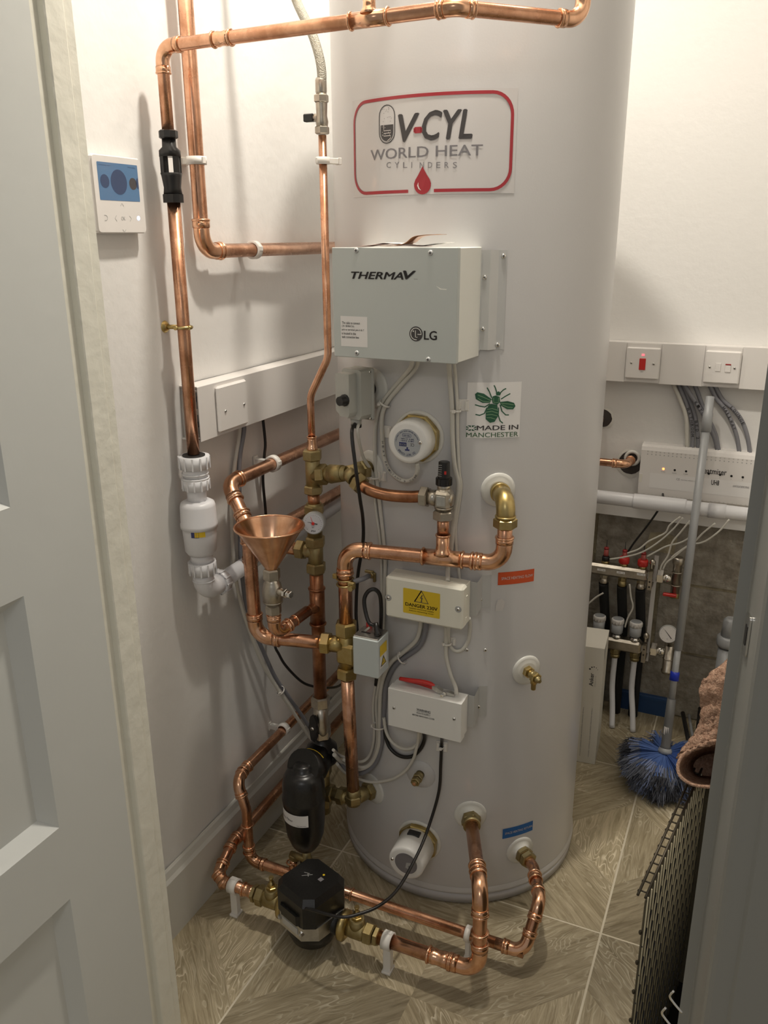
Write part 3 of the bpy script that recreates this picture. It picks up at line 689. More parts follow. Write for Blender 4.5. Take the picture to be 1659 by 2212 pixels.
poly2(jp(.0007), [[(tcx+.001, tcz+.008), (tcx-.003, tcz), (tcx, tcz+.0005), (tcx-.001, tcz-.0055), (tcx-.0022, tcz-.0048), (tcx+.0003, tcz-.0085), (tcx+.0022, tcz-.0045), (tcx+.0007, tcz-.005), (tcx+.003, tcz+.0025), (tcx, tcz+.0018), (tcx+.0028, tcz+.0075)]], 'dark_print', dg, 'lightning_bolt')
txt('DANGER 230V', jp(.0007), (yl[0]+.005, .7615, yl[2]-.005, .7685), 'dark_print', dg, 'lettering', .035)
txt('Isolate electrical supply', jp(.0007), (yl[0]+.013, .7560, yl[2]-.012, .7592), 'dark_print', dg, 'lettering', .01)
txt('before removing cover', jp(.0007), (yl[0]+.013, .7510, yl[2]-.012, .7542), 'dark_print', dg, 'lettering', .01)
for px, py in ((839, 1291), (990, 1316)): 
    x_, z_ = jx(px, py); M().lathe((x_, YJ-.0003, z_), (0, -1, 0), [(0, .0068), (.0004, .0064)], 18).build('screw_well', 'grey_cap', j1); screw(j1, V(x_, YJ-.0008, z_), (0, -1, 0), .0034)
for zz in (.790, .745): M().box((x1_-.002, YJ+.018, zz-.004), (x1_+.0012, YJ+.026, zz+.004)).build('lid_catch', 'cream_plastic', j1)
x0_, z1_ = jx(838, 1487); x1_, _ = jx(996, 1560)
j2 = jbox('junction_box', 'white junction box printed WARNING under the pliers', YJ, x0_, x1_, .480, .5685, .044, 'white_plastic', .0008, (-64.3*PI/180, -61*PI/180))
P = cyl(1033, 1527, .002); screw(j2, P, nrm(P), .0042)
for px, py in ((851, 1529), (981, 1553)):
    x_, z_ = jx(px, py); screw(j2, V(x_, YJ-.0004, z_), (0, -1, 0), .0032, 'steel')
a, b = jx(900, 1539), jx(930, 1533); txt('WARNING', jp(.0004), (a[0], .5315, b[0], .5365), 'grey_print', j2, 'lettering', .03)
strip2(jp(.0004), [(a[0], .5303), (b[0], .5303)], .0007, 'grey_print', j2, 'underline')
txt('ISOLATE SUPPLY', jp(.0004), (a[0], .5245, b[0], .5280), 'grey_print', j2, 'lettering', .01)
txt('BEFORE REMOVING COVER', jp(.0004), (a[0]-.009, .5180, b[0]+.009, .5215), 'grey_print', j2, 'lettering', .01)
# --- adjustable pliers on the lower junction box
pk = thing('pliers', 'red-handled grey gripping pliers lying on the white junction box', 'pliers', (-.55, YJ+.02, .5685))
zP = .5695
h1 = smooth_path([V(-.607, YJ+.022, zP+.013), V(-.585, YJ+.022, zP+.014), V(-.56, YJ+.023, zP+.016), V(-.540, YJ+.024, zP+.015), V(-.530, YJ+.024, zP+.009)], 5)
M().tube(h1, .0052, 12, rr=[.0046+.0012*math.sin(PI*i/(len(h1)-1)) for i in range(len(h1))], flat=.8).build('handle', 'red', pk, label='red rubber-gripped handle')
h2 = smooth_path([V(-.600, YJ+.036, zP+.004), V(-.570, YJ+.034, zP+.005), V(-.535, YJ+.028, zP+.005)], 5); M().tube(h2, .0042, 10).build('handle', 'red', pk, label='red rubber-gripped handle')
hd = M(); hd.prism([(-.534, .014), (-.524, .013), (-.512, .006), (-.498, .0075), (-.486, .006), (-.486, .001), (-.500, .0), (-.522, .001), (-.534, .007)], V(0, YJ+.018, zP), V(1, 0, 0), ZU, V(0, 1, 0), .010); hd.build('jaw_body', 'steel', pk)
M().lathe((-.507, YJ+.013, zP+.004), (0, 1, 0), [(0, .004), (.006, .004)], 14).build('pivot', 'chrome', pk)
jw = M(); jw.obox(V(-.509, YJ+.010, zP+.003), V(1, 0, 0), V(0, 1, 0), ZU, .0030, .004, .0035, .0008); jw.build('lower_jaw', 'chrome', pk)
# --- immersion heaters
def immersion(px, py, fx_, fy_, label, up):
    P = cyl(px, py); n = nrm(P); t = thing('immersion_heater', label, 'immersion heater', (P.x, P.y, P.z))
    L_ = reach(P, n, fx_, fy_); L_ = min(max(L_, .045), .085); f = cm(phi_of(P), 0)
    c = M(); rows = []
    for s, off in ((1, .0003), (.98, .004), (.88, .0045), (.84, .002), (.78, .004)):
        rows.append([cm(phi_of(P), off)(.052*s*math.cos(a), P.z+.052*s*math.sin(a)) for a in [2*PI*i/40 for i in range(40)]])
    c.sheet(rows, True, True).build('port_collar', 'mouldwhite', t)
    h = M(); h.lathe(P-n*.004, n, [(0, .047), (.017, .047), (.019, .044)], 8, False, .35); h.build('hexagon_flange', 'brass_bright', t)
    M().lathe(P+n*.012, n, [(0, .0418), (L_-.016, .0405), (L_-.013, .0385), (L_-.012, .034), (L_-.012, 0)], 48).build('cap', 'white_plastic', t)
    F = P+n*(L_+.0004); T = V(-n.y, n.x, 0)
    return t, (lambda off: (lambda u, v: F+T*u+ZU*v+n*off)), n
t, ip, n_ = immersion(903, 944, 880, 961, 'white-capped immersion heater high on the tank, round label upside down', 1)
poly2(ip(.0002), [circ(0, -.001, .0268, None, 36)], 'label_silver', t, 'round_label')
def itxt(s, u, v, w_, h_, mt='blue_print', bold=.02): txt(s, ip(.0005), (u-w_/2, v-h_/2, u+w_/2, v+h_/2), mt, t, 'lettering', bold, 0, True)
def arctxt(s, r, a0, a1, h_, mt='blue_print'):
    for i, ch in enumerate(s):
        if ch == ' ': continue
        a = a0+(a1-a0)*(i+.5)/len(s); 
        f0 = ip(.0005); sg = 1 if a0 < a1 else -1
        rd = V(math.cos(a), math.sin(a), 0); tg = V(-math.sin(a), math.cos(a), 0)*sg; upv = rd*(-1 if sg > 0 else 1)
        q = lambda u, v: f0(rd.x*r+tg.x*u+upv.x*v, -.001+rd.y*r+tg.y*u+upv.y*v)
        wch = abs(a1-a0)*r/len(s)*.78; wch = wch*.35 if ch == 'I' else wch; txt(ch, q, (-wch/2, -h_/2, wch/2, h_/2), mt, t, 'lettering', .02)
arctxt('DO NOT COVER', .0222, -.25*PI, -.80*PI, .0042)
arctxt('DISCONNECT FROM MAINS BEFORE REMOVING CAP', .0232, .98*PI, .02*PI, .0021)
def arc_fix(): pass
itxt('TIH 470', -.001, .0135, .013, .0030); strip2(ip(.0005), rrect(-.0095, .0105, .0075, .0168, .002), .0005, 'blue_print', t, 'label_frame', True)
itxt('230 V  3.1 kW~', -.0005, .0070, .028, .0028); itxt('240 V  3 kW~', -.0005, .0032, .028, .0028)
poly2(ip(.0004), [[(-.0165, -.0075), (-.0015, -.0075), (-.0015, .0), (-.0165, .0)]], 'blue_print', t, 'label_block'); txt('BEAB', ip(.0008), (-.0155, -.0062, -.0025, -.0022), 'label_silver', t, 'lettering', .02, 0, True)
txt('CE', ip(.0005), (.0065, -.0062, .0140, -.0005), 'dark_print', t, 'lettering', .0, 0, True)
poly2(ip(.0004), [[(-.0015, -.0085), (.0015, -.0085), (.0015, -.0125), (.0045, -.0125), (.0045, -.0155), (-.0045, -.0155), (-.0045, -.0125), (-.0015, -.0125)]], 'blue_print', t, 'label_mark')
screw(t, ip(.0)(.0262, .0025), n_, .0036)
t, ip, n_ = immersion(905, 1815, 876, 1862, 'white-capped immersion heater low on the tank, dark round label', 1)
poly2(ip(.0002), [circ(.001, .001, .026, None, 36)], 'grey_print', t, 'round_label'); poly2(ip(.0004), [[(.002, .004), (.012, .006), (.013, .000), (.006, -.004), (.008, -.012), (.000, -.010)]], 'grey_cap', t, 'label_mark')
screw(t, ip(.0)(-.031, .002), n_, .0036)
P = cyl(905, 1815)+n_*.030; M().obox(P+V(0, 0, .0405), V(-n_.y, n_.x, 0), n_, ZU, .014, .008, .0028, .001).build('cap_notch', 'black', t)
# --- small brass pocket fitting low on the tank
P = cyl(908, 1672); n = nrm(P); t = thing('blanking_fitting', 'small brass capped fitting on the tank above the lower immersion heater', 'brass fitting', (P.x, P.y, P.z))
rows = [[cm(phi_of(P), off)(.034*s*math.cos(a), P.z+.034*s*math.sin(a)) for a in [2*PI*i/32 for i in range(32)]] for s, off in ((1, .0002), (.97, .0016), (.3, .0016))]
M().sheet(rows, True, True).build('cover_disc', 'tank', t)
f = M(); f.lathe(P, n, [(0, .0095), (.012, .0095)], 18); f.nut(P+n*.010, n, .010, .0115); f.nut(P+n*.022, n, .012, .0105); f.lathe(P+n*.034, n, [(0, .006), (.004, .006)], 14); f.build('fitting_body', 'brass', t)
M().lathe(P+n*.038, n, [(0, .0042), (.001, .0038)], 12).build('end_plug', 'copper', t)
# --- drain cock right of the lower junction box
P, n = collar(1137, 1447, .033); t = thing('drain_cock', 'short brass outlet cock on the right side of the tank', 'valve', (P.x, P.y, P.z))
f = M(); f.nut(P+n*.004, n, .010, .013); f.lathe(P+n*.012, n, [(0, .0085), (.022, .0085)], 18); f.nut(P+n*.030, n, .011, .0125); f.lathe(P+n*.030+V(0, 0, -.004), (0, 0, -1), [(0, .0075), (.012, .007), (.013, .0055), (.026, .0050)], 14); f.build('valve_body', 'brass_bright', t)
M().lathe(P+n*.041, n, [(0, .0075), (.006, .007), (.007, .004), (.012, .004)], 12).build('square_spindle', 'brass', t)
# --- thermostat unit upper left
P, n = collar(806, 838, .040); P = P-n*.004; n = (Matrix.Rotation(math.radians(7), 3, 'Z')@n).normalized(); T = V(-n.y, n.x, 0)
t = thing('tank_thermostat', 'pale grey two-part thermostat head with black knob below the connection box', 'thermostat', (P.x, P.y, P.z))
M().lathe(P, n, [(.002, .013), (.030, .013)], 20).build('probe_collar', 'black', t)
M().obox(P+n*.033+V(0, 0, -.006), T, n, ZU, .0255, .005, .0505, .003).build('base_plate', 'stat_grey', t)
hz = M(); A_ = P+n*.038+V(0, 0, -.005)
hz.prism([(-.024, -.030), (-.012, -.046), (.018, -.046), (.024, -.038), (.024, .046), (.018, .049), (-.020, .049), (-.024, .045)], A_, T, ZU, n, .030)
hz.prism([(-.021, -.028), (-.010, -.038), (.010, -.038), (.013, -.030), (.013, .043), (-.017, .043), (-.021, .040)], A_+n*.030, T, ZU, n, .022); hz.build('cover', 'stat_grey', t)
kn = M(); K = A_+n*.052+V(0, 0, -.006)+T*.003; kn.lathe(K, n, [(0, .0115), (.003, .0115), (.004, .0100), (.016, .0088), (.0165, 0)], 12, False); kn.build('knob', 'black', t)
gl = M(); G = A_+n*.018+V(0, 0, -.046); gl.lathe(G, (0, 0, -1), [(0, .0115), (.012, .010)], 18); gl.build('cable_gland', 'stat_grey', t); M().lathe(G+V(0, 0, -.012), (0, 0, -1), [(0, .0105), (.006, .0105)], 18).build('gland_ring', 'black', t)
for s in (.043, -.046): screw(t, A_+n*.004+T*.0235+V(0, 0, s), T, .003)
GL = G+V(0, 0, -.018)
# ================================================================== COPPER PIPEWORK, VALVES, FITTINGS
XD, YD = V(1, 0, 0), V(0, 1, 0)
def vt(x, y, py): return V(x, y, zof(x, y, py))
def run(label, pts, r, kinds, **k):
    g = k.pop('group', None); t = thing('copper_pipe', label, 'pipe', pts[0] if isinstance(pts[0], tuple) else tuple(pts[0]), g); copper_run(t, pts, r, kinds, **k); return t
def lerp(a, b, t): return Vector(a)+(Vector(b)-Vector(a))*t
# --- space heating flow run: tank port, down, left, down to the diverter valve
R28 = .0142
E1 = vt(-.4037, 1.435, 1082); ZB = zof(-.4037, 1.435, 1218); BX, BY = -.7175, 1.388
c2, c1 = V(-.4037, 1.435, ZB), V(BX, BY, ZB)
pb = run('copper pipe looping from right tank port across to the brass diverter valve', [vt(-.4037, 1.435, 1118), c2, c1, vt(BX, BY, 1352)], R28, 'ee', rb=.034)
d_ = (c1-c2).normalized(); tp = at(957, 1204, z=ZB); tpp = c2+d_*((tp-c2).dot(d_)); tee(pb, tpp, d_, ZU, R28, .078, .0118, .047)
coupling(pb, c2+d_*.062, d_, R28, .004, two=False)
P, n = collar(1076, 1058, .034)
be = thing('brass_elbow', 'brass elbow turning down from the white collar beside the bee sticker', 'elbow', tuple(P))
f = M(); arc, t_, d1, d2 = arc_corner(P, E1, E1-ZU*.05, .024); f.tube([P, P+n*.01], .017, 24); f.tube([P+n*.008]+arc+[E1-ZU*.036], .0178, 24); f.ring(P+n*.020, n, .0178, .0022, 24); f.ring(E1-ZU*.030, ZU, .0178, .0022, 24); f.build('elbow_body', 'brass_bright', be)
f = M(); f.nut(E1-ZU*.033, -ZU, .020, .0225, .2); f.build('compression_nut', 'brass_bright', be)
# --- bypass valve on the tee
PX_, PY_ = tpp.x, tpp.y
pv_ = lambda py: vt(PX_, PY_, py)
bs = run('short copper upright between the tee and the bypass valve', [tpp+ZU*.050, pv_(1118)], .0118, '')
bv = thing('bypass_valve', 'nickel bypass valve with black numbered cap above the copper tee', 'valve', tuple(pv_(1122)))
f = M(); f.lathe(pv_(1104), ZU, [(0, .0155), (pv_(1055).z-pv_(1104).z, .0125)], 22); f.lathe(pv_(1098), ZU, [(0, .0175), (.004, .0175)], 22)
Bc = pv_(1078); f.obox(Bc, XD, YD, ZU, .0165, .0165, .0185, .006); f.lathe(Bc, -XD, [(.012, .0165), (.030, .0150)], 20); f.lathe(Bc+XD*.012, XD, [(0, .014), (.006, .012), (.008, .006)], 16)
f.lathe(pv_(1062), ZU, [(0, .0125), (.018, .0125)], 20); f.build('valve_body', 'nickel', bv)
M().obox(Bc-YD*.0165, XD, ZU, YD, .0085, .0095, .0006, .0004).build('side_plate', 'steel', bv)
f = M(); f.nut(pv_(1122), ZU, pv_(1102).z-pv_(1122).z, .0205, .1); f.build('compression_nut', 'nickel', bv)
f = M(); f.nut(Bc-XD*.030, -XD, .017, .0205, .4); f.build('compression_nut', 'nickel', bv)
cp = M(); z0 = pv_(1047); cp.lathe(z0, ZU, [(0, .0150), (.014, .0150), (.0145, .0118), (.044, .0108), (.045, .009), (.045, 0)], 24, True, sharp=True); cp.build('adjusting_cap', 'black', bv)
for i in range(6): M().obox(z0+V(-.004, -.0113, .019+i*.0042), XD, YD, ZU, .0035, .0003, .00035).build('scale_mark', 'grey_cap', bv)
M().obox(z0+V(.0060, -.0100, .026), XD, YD, ZU, .0018, .0012, .003).build('red_pointer', 'red', bv)
for i in range(14):
    a = 2*PI*i/14; M().obox(z0+V(.015*math.cos(a), .015*math.sin(a), .007), V(-math.sin(a), math.cos(a), 0), V(math.cos(a), math.sin(a), 0), ZU, .0016, .0006, .0065).build('grip_rib', 'black', bv)
# --- central stack
CX, CY_ = -.8075, 1.430
c_ = lambda py: vt(CX, CY_, py)
TX = -.7655; tz = lambda py: vt(TX, CY_, py)
run('thin copper pipe rising past the left edge of the grey connection box', [tz(292), tz(772), c_(855), c_(965)], .0073, 'bb', rb=.05, mt='copper')
cq = thing('reducing_coupling', 'small copper reducer at the foot of the thin upright pipe', 'coupling', tuple(c_(966)))
f = M(); f.lathe(c_(945), -ZU, [(0, .0085), (.006, .0092), (.018, .0092), (.020, .0112), (.028, .0112)], 20); f.ring(c_(944), ZU, .0092, .0016); f.build('reducer_body', 'copper_bright', cq)
iv = thing('isolating_valve', 'nickel isolating valve with small black lever above the thin pipe', 'valve', tuple(tz(290)))
f = M(); f.nut(tz(290), ZU, tz(277).z-tz(290).z+.003, .0130, .2); f.nut(tz(222), ZU, tz(204).z-tz(222).z, .0130, .2); f.build('compression_nut', 'nickel', iv)
f = M(); f.lathe(tz(277), ZU, [(0, .0095), (.010, .0115), (.020, .0095), (.040, .0105), (tz(222).z-tz(277).z, .0105)], 20); f.lathe(tz(253), -XD, [(.004, .007), (.015, .0065)], 16); f.build('valve_body', 'nickel', iv)
M().obox(tz(253)-XD*.025, XD, YD, ZU, .010, .006, .0065, .0015).build('lever', 'black', iv)
hs_ = thing('flexible_hose', 'braided steel hose curving up from the isolating valve', 'hose', tuple(tz(203)))
hp = smooth_path([tz(192), at(695, 160, y=1.43), at(689, 120, y=1.435), at(673, 70, y=1.45), at(652, 28, y=1.47), at(636, -10, y=1.49), V(-.90, 1.50, 1.98), V(-.93, 1.50, 2.18), V(-.94, 1.5, ZC)], 8)
M().tube(hp, .0082, 16).build('braided_sleeve', 'braid', hs_); M().lathe(tz(204), ZU, [(0, .0088), (.004, .0100), (.022, .0100), (.026, .0088)], 18).build('ferrule', 'nickel', hs_)
# blending tee
def brassy(t, P, d, segs, mt='brass', nm='fitting_body'):
    f = M()
    for s in segs:
        if s[0] == 'n': f.nut(Vector(P)+Vector(d)*s[1], d, s[2], s[3], .35)
        else: f.lathe(Vector(P)+Vector(d)*s[1], d, [(0, s[3]), (s[2], s[4] if len(s) > 4 else s[3])], 24)
    return f.build(nm, mt, t)
P, n = collar(802, 1010, .036); LB = reach(P, n, 752, 1037); YP = P+n*min(max(LB, .05), .09)
bt = thing('blending_tee', 'dull brass three-way compression tee joined sideways to the tank port', 'tee', tuple(c_(1060)))
top, bot = c_(975), c_(1064)
brassy(bt, bot, ZU, [('l', 0, top.z-bot.z, .0150)]); brassy(bt, c_(994), ZU, [('n', 0, top.z-c_(994).z+.004, .0200)], nm='compression_nut'); brassy(bt, c_(1066), ZU, [('n', 0, .018, .0200)], nm='compression_nut')
TC = c_(1026); dv = (YP-TC); dl = dv.length; dv.normalize()
brassy(bt, TC, dv, [('l', .004, dl-.004, .0150), ('l', .046, .030, .0195, .0165)]); brassy(bt, TC, dv, [('n', .016, .020, .0215)], nm='compression_nut'); brassy(bt, P+n*.004, n, [('l', 0, (YP-P).length, .0150), ]); brassy(bt, P+n*.012, n, [('n', 0, .018, .0200)], nm='compression_nut')
Q0 = at(778, 1046, y=YP.y-.012); Q3 = Bc-XD*.044; dq = (Q0-YP).normalized()
brassy(bt, YP, dq, [('l', 0, .02, .0150)]); brassy(bt, Q0-dq*.012, dq, [('n', 0, .018, .0200)], nm='compression_nut')
qp = smooth_path([Q0, at(800, 1059, y=1.402), at(835, 1069, y=1.408), at(880, 1073, y=1.413), Q3], 6)
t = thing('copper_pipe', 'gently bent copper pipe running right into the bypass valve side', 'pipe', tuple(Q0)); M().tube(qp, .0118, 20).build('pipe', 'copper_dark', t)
# copper between, gauge tee, side tee
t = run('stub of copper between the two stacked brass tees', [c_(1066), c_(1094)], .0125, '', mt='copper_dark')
gt = thing('gauge_tee', 'brass fitting behind the round pressure gauge', 'tee', tuple(c_(1160)))
brassy(gt, c_(1160), ZU, [('l', 0, c_(1086).z-c_(1160).z, .0155)]); brassy(gt, c_(1110), ZU, [('n', 0, .020, .0215)], nm='compression_nut')
pg = thing('pressure_gauge', 'round pressure gauge with white dial and red needle beside the funnel', 'gauge', tuple(c_(1140)))
gd = V(.30, -.93, .16).normalized(); GC = at(676.5, 1131, y=1.382); gs = gd.cross(ZU).normalized()*-1; gs = V(-gd.y, gd.x, 0).normalized(); gu = gd.cross(gs).normalized(); gu = gu if gu.z > 0 else -gu
M().lathe(GC-gd*.024, gd, [(0, .020), (.004, .0228), (.022, .0228), (.0245, .0205), (.0240, .0200)], 32, True, cap=True).build('casing', 'grey_cap', pg)
M().tube([GC-gd*.022, V(CX, CY_, GC.z)], .007, 12).build('stem', 'brass', pg)
gp = lambda off: (lambda u, v: GC+gs*u+gu*v+gd*off)
poly2(gp(.0012), [circ(0, 0, .0205, None, 36)], 'dial', pg, 'dial')
tk_ = M()
for i in range(21): a = math.radians(225-270*i/20); r1 = .0178; r0_ = .0150 if i % 5 == 0 else .0163; strip_into(tk_, gp(.0016), [(r0_*math.cos(a), r0_*math.sin(a)), (r1*math.cos(a), r1*math.sin(a))], .0005)
tk_.build('tick_marks', 'dark_print', pg); nd = M(); strip_into(nd, gp(.0022), [(.001, -.003), (-.0052, .0145)], [.0014, .0006]); nd.build('needle', 'red', pg)
nd = M(); strip_into(nd, gp(.0019), [(.009, -.001), (-.0115, .003)], [.0024, .0006]); nd.build('needle', 'dark_print', pg, label='black needle'); M().lathe(GC+gd*.0014, gd, [(0, .0034), (.002, .003)], 14).build('hub', 'red', pg)
txt('PSI', gp(.0016), (-.0035, -.0165, .0045, -.0135), 'dark_print', pg, 'lettering', .03); txt('bar', gp(.0016), (-.002, -.0085, .0025, -.0068), 'dark_print', pg, 'lettering', .0)
st2 = thing('branch_tee', 'brass tee below the pressure gauge with a branch to the left', 'tee', tuple(c_(1240)))
brassy(st2, c_(1238), ZU, [('l', 0, c_(1158).z-c_(1238).z, .0158)]); brassy(st2, c_(1180), ZU, [('n', 0, .022, .0215)], nm='compression_nut'); brassy(st2, c_(1236), ZU, [('n', 0, .022, .0215)], nm='compression_nut')
brassy(st2, c_(1192), -XD, [('l', 0, .04, .0150)]); brassy(st2, c_(1192), -XD, [('n', .024, .020, .0215)], nm='compression_nut')
zD = at(690, 1086, x=-.972).z
run('lower horizontal copper pipe on left wall, ending at the gauge stack', [c_(1192)-XD*.04, V(-.972, CY_, c_(1192).z), V(-.972, CY_, zD), V(-.972, 2.40, zD)], R28, 'ee', mt='copper')
# lower central copper
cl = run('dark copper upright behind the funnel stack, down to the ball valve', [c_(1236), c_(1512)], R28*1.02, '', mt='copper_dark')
f = tee(cl, c_(1309), ZU, V(-.03, -.13, 0), R28*1.02, c_(1262).z-c_(1338).z, .0085, .030, mt='copper_dark')
ST = thing('ball_valve', 'nickel ball valve with black butterfly handle above the black filter', 'valve', tuple(c_(1592)))
f = M(); f.nut(c_(1526), ZU, c_(1503).z-c_(1526).z, .0215, .2); f.nut(c_(1592), ZU, .022, .0215, .2); f.build('compression_nut', 'nickel', ST)
f = M(); f.lathe(c_(1588), ZU, [(0, .0165), (.014, .0205), (.030, .0205), (.046, .0165), (c_(1525).z-c_(1588).z, .0165)], 24); f.build('valve_body', 'nickel', ST)
hP = c_(1560); hdv = V(-.15, -.98, 0).normalized(); M().lathe(hP+hdv*.016, hdv, [(0, .008), (.010, .008)], 16).build('spindle', 'nickel', ST)
hS = V(-hdv.y, hdv.x, 0); hh = M(); hh.prism([(-.006, -.030), (.004, -.033), (.009, -.020), (.009, -.008), (.011, 0), (.009, .008), (.010, .020), (.004, .032), (-.004, .031), (-.008, .020), (-.009, .008), (-.012, 0), (-.009, -.010)], hP+hdv*.024, hS, ZU, hdv, .008); hh.build('butterfly_handle', 'black', ST); screw(ST, hP+hdv*.0325, hdv, .0045)
# --- left loop
ZH = zof(BX, BY, 1393); LC = at(553, 1375, z=ZH); LT = vt(LC.x-.004, LC.y, 1138)
ZWL = at(570, 1010, x=-.985).z; WC = at(494, 1062, x=-.985); WC.z = ZWL
lp = run('copper loop from left wall round to the side of the brass diverter valve', [V(-.985, 2.40, ZWL), WC, LT, LC, V(BX-.045, BY+(LC.y-BY)*.25, ZH)], R28, 'eee', rb=.033)
# --- diverter valve
dvt = thing('diverter_valve', 'bright brass three-port valve body left of the grey actuator', 'valve', tuple(vt(BX, BY, 1465)))
b_ = lambda py: vt(BX, BY, py)
brassy(dvt, b_(1462), ZU, [('l', 0, b_(1345).z-b_(1462).z, .0165)], 'brass_bright', 'valve_body'); brassy(dvt, b_(1372), ZU, [('n', 0, b_(1342).z-b_(1372).z, .0235)], 'brass_bright', 'compression_nut'); brassy(dvt, b_(1464), ZU, [('n', 0, .026, .0225)], 'brass_bright', 'compression_nut')
M().obox(V(BX+.004, BY, b_(1408).z), XD, YD, ZU, .022, .018, .024, .006).build('valve_chamber', 'brass_bright', dvt)
dl_ = (LC-V(BX, BY, ZH)).normalized(); brassy(dvt, V(BX, BY, ZH), dl_, [('l', .006, .036, .0175)], 'brass_bright', 'branch'); brassy(dvt, V(BX, BY, ZH), dl_, [('n', .034, .021, .0235)], 'brass_bright', 'compression_nut')
YA = 1.352
a1_ = at(761, 1373, y=YA); a2_ = at(817, 1468, y=YA); LA = reach(V(a2_.x, YA, 0), YD, 840, 1400)
va = thing('valve_actuator', 'grey metal actuator box with a small yellow warning label', 'actuator', (a1_.x, YA, a2_.z))
M().box((a1_.x, YA, a2_.z), (a2_.x, YA+LA, a1_.z-.0015), .0025).build('cover', 'actuator', va)
M().box((a1_.x+.001, YA+.002, a1_.z-.002), (a2_.x-.001, YA+LA-.002, a1_.z+.0005), .001).build('top_plate', 'steel', va)
M().box((a1_.x+.010, YA+.020, a1_.z), (a1_.x+.030, YA+.024, a1_.z+.0012)).build('lever_slot', 'black', va); M().obox(V(a1_.x+.022, YA+.024, a1_.z+.008), V(.7, 0, .7), YD, V(-.7, 0, .7), .008, .001, .002).build('latch', 'steel', va)
M().obox(V(a1_.x+.014, YA+.050, a1_.z+.004), XD, YD, ZU, .006, .003, .006, .001).build('manual_lever', 'red', va)
M().lathe((a2_.x-.010, YA+.022, a1_.z), V(-.25, .15, 1), [(0, .0075), (.006, .0072), (.007, .0060), (.013, .0060), (.014, .0055), (.026, .0045)], 16).build('strain_relief', 'black', va)
sd = lambda off: (lambda u, v: V(a2_.x+off, YA+u, v))
hy = a2_.z+.018; poly2(sd(.0004), [[(.008, hy), (LA-.012, hy), (LA-.012, hy+.052), (.008, hy+.052)]], 'label_white', va, 'warning_label'); poly2(sd(.0007), [[(.008, hy+.028), (LA-.012, hy+.028), (LA-.012, hy+.052), (.008, hy+.052)]], 'yellow', va, 'yellow_field')
poly2(sd(.0008), [[(.011, hy+.004), (LA-.015, hy+.004), (LA/2-.002, hy+.026)]], 'dark_print', va, 'triangle'); poly2(sd(.0011), [[(.015, hy+.0065), (LA-.019, hy+.0065), (LA/2-.002, hy+.021)]], 'yellow', va, 'triangle_fill')
poly2(sd(.0014), [[(LA/2-.002, hy+.016), (LA/2-.004, hy+.011), (LA/2-.001, hy+.011), (LA/2-.003, hy+.0075), (LA/2+.001, hy+.012), (LA/2-.0015, hy+.012)]], 'dark_print', va, 'bolt_mark')
# --- return leg down to the lower left port
P, n = collar(806, 1703, .036); bx_, by_ = (P+n*.056).x, (P+n*.056).y
hB = slope(757, 1700); tt_ = reach(P, n, 764, 1745); tt_ = min(max(tt_, .045), .075); EB = P+n*tt_
pd = run('copper upright from the diverter valve down to the lower left tank port', [b_(1466), V(EB.x, EB.y, zof(EB.x, EB.y, 1716))], R28, '', mt='copper')
el = thing('brass_tee', 'brass tee at the lower left tank port, joining the filter outlet', 'tee', (EB.x, EB.y, P.z))
f = M(); EBz = V(EB.x, EB.y, P.z); f.lathe(P, n, [(0, .0165), (.010, .0165)], 22); f.tube([P+n*.006, EBz], .0165, 22); f.lathe(EBz-ZU*.016, ZU, [(0, .010), (.004, .0165), (.03, .0165), (.045, .016)], 22); f.build('tee_body', 'brass', el)
f = M(); f.nut(P+n*.006, n, .016, .0215); f.build('compression_nut', 'brass', el); f = M(); f.nut(V(EB.x, EB.y, zof(EB.x, EB.y, 1732)), ZU, .020, .0210, .2); f.build('compression_nut', 'brass', el)
FO = V(CX+.004, CY_-.004, P.z-.004); de = (FO-EBz).normalized(); f = M(); f.tube([EBz, FO+de*0], .0150, 20); f.build('side_arm', 'brass', el); f = M(); f.nut(EBz+de*.022, de, .018, .0205); f.nut(EBz+de*.052, de, .018, .0205); f.build('compression_nut', 'brass', el)
# --- filter
fz = thing('magnetic_filter', 'black bell-shaped system filter with white band label', 'filter', (CX, CY_, P.z))
HX, HY = CX, CY_; h1_ = c_(1620)
f = M(); f.lathe(c_(1650), ZU, [(0, .018), (.012, .034), (.030, .036), (.048, .034), (.060, .022), (c_(1592).z-c_(1650).z, .018)], 28); f.build('head', 'dust_black', fz)
yf = 1.352; xf = slope(656, 1705)*yf; ff_ = lambda py: vt(xf, yf, py)
f = M(); f.tube([c_(1622), V((CX+xf)/2, (CY_+yf)/2, c_(1630).z-.004), ff_(1652)+V(0, 0, -.006)], .034, 26, rr=[.032, .039, .040]); f.build('neck_union', 'dust_black', fz)
poly = [circ(0, 0, 1)]; yb = M(); nn = (V(xf, yf, 0)-V(CX, CY_, 0)).normalized(); 
zt3, zb3 = ff_(1650).z, ff_(1836).z; hh_ = zt3-zb3
prof = [(0, .0), (.002, .014), (.010, .024), (.024, .033), (.050, .0415), (.085, .0450), (hh_*.58, .0465), (hh_*.62, .0487), (hh_*.66, .0487), (hh_*.68, .0472), (hh_*.78, .0470), (hh_*.86, .0440), (hh_*.915, .0370), (hh_*.935, .0270), (hh_*.94, .0215), (hh_*.985, .0205), (hh_*1.0, .016), (hh_*1.005, 0)]
M().lathe(V(xf, yf, zb3), ZU, prof, 40, True, cap=False).build('canister', 'dust_black', fz)
a0 = -PI*.98; rows = [[V(xf+.0449*math.cos(a), yf+.0449*math.sin(a), z) for a in [a0+(PI*.62)*i/16 for i in range(17)]] for z in (ff_(1752).z+.006, ff_(1728).z+.006)]
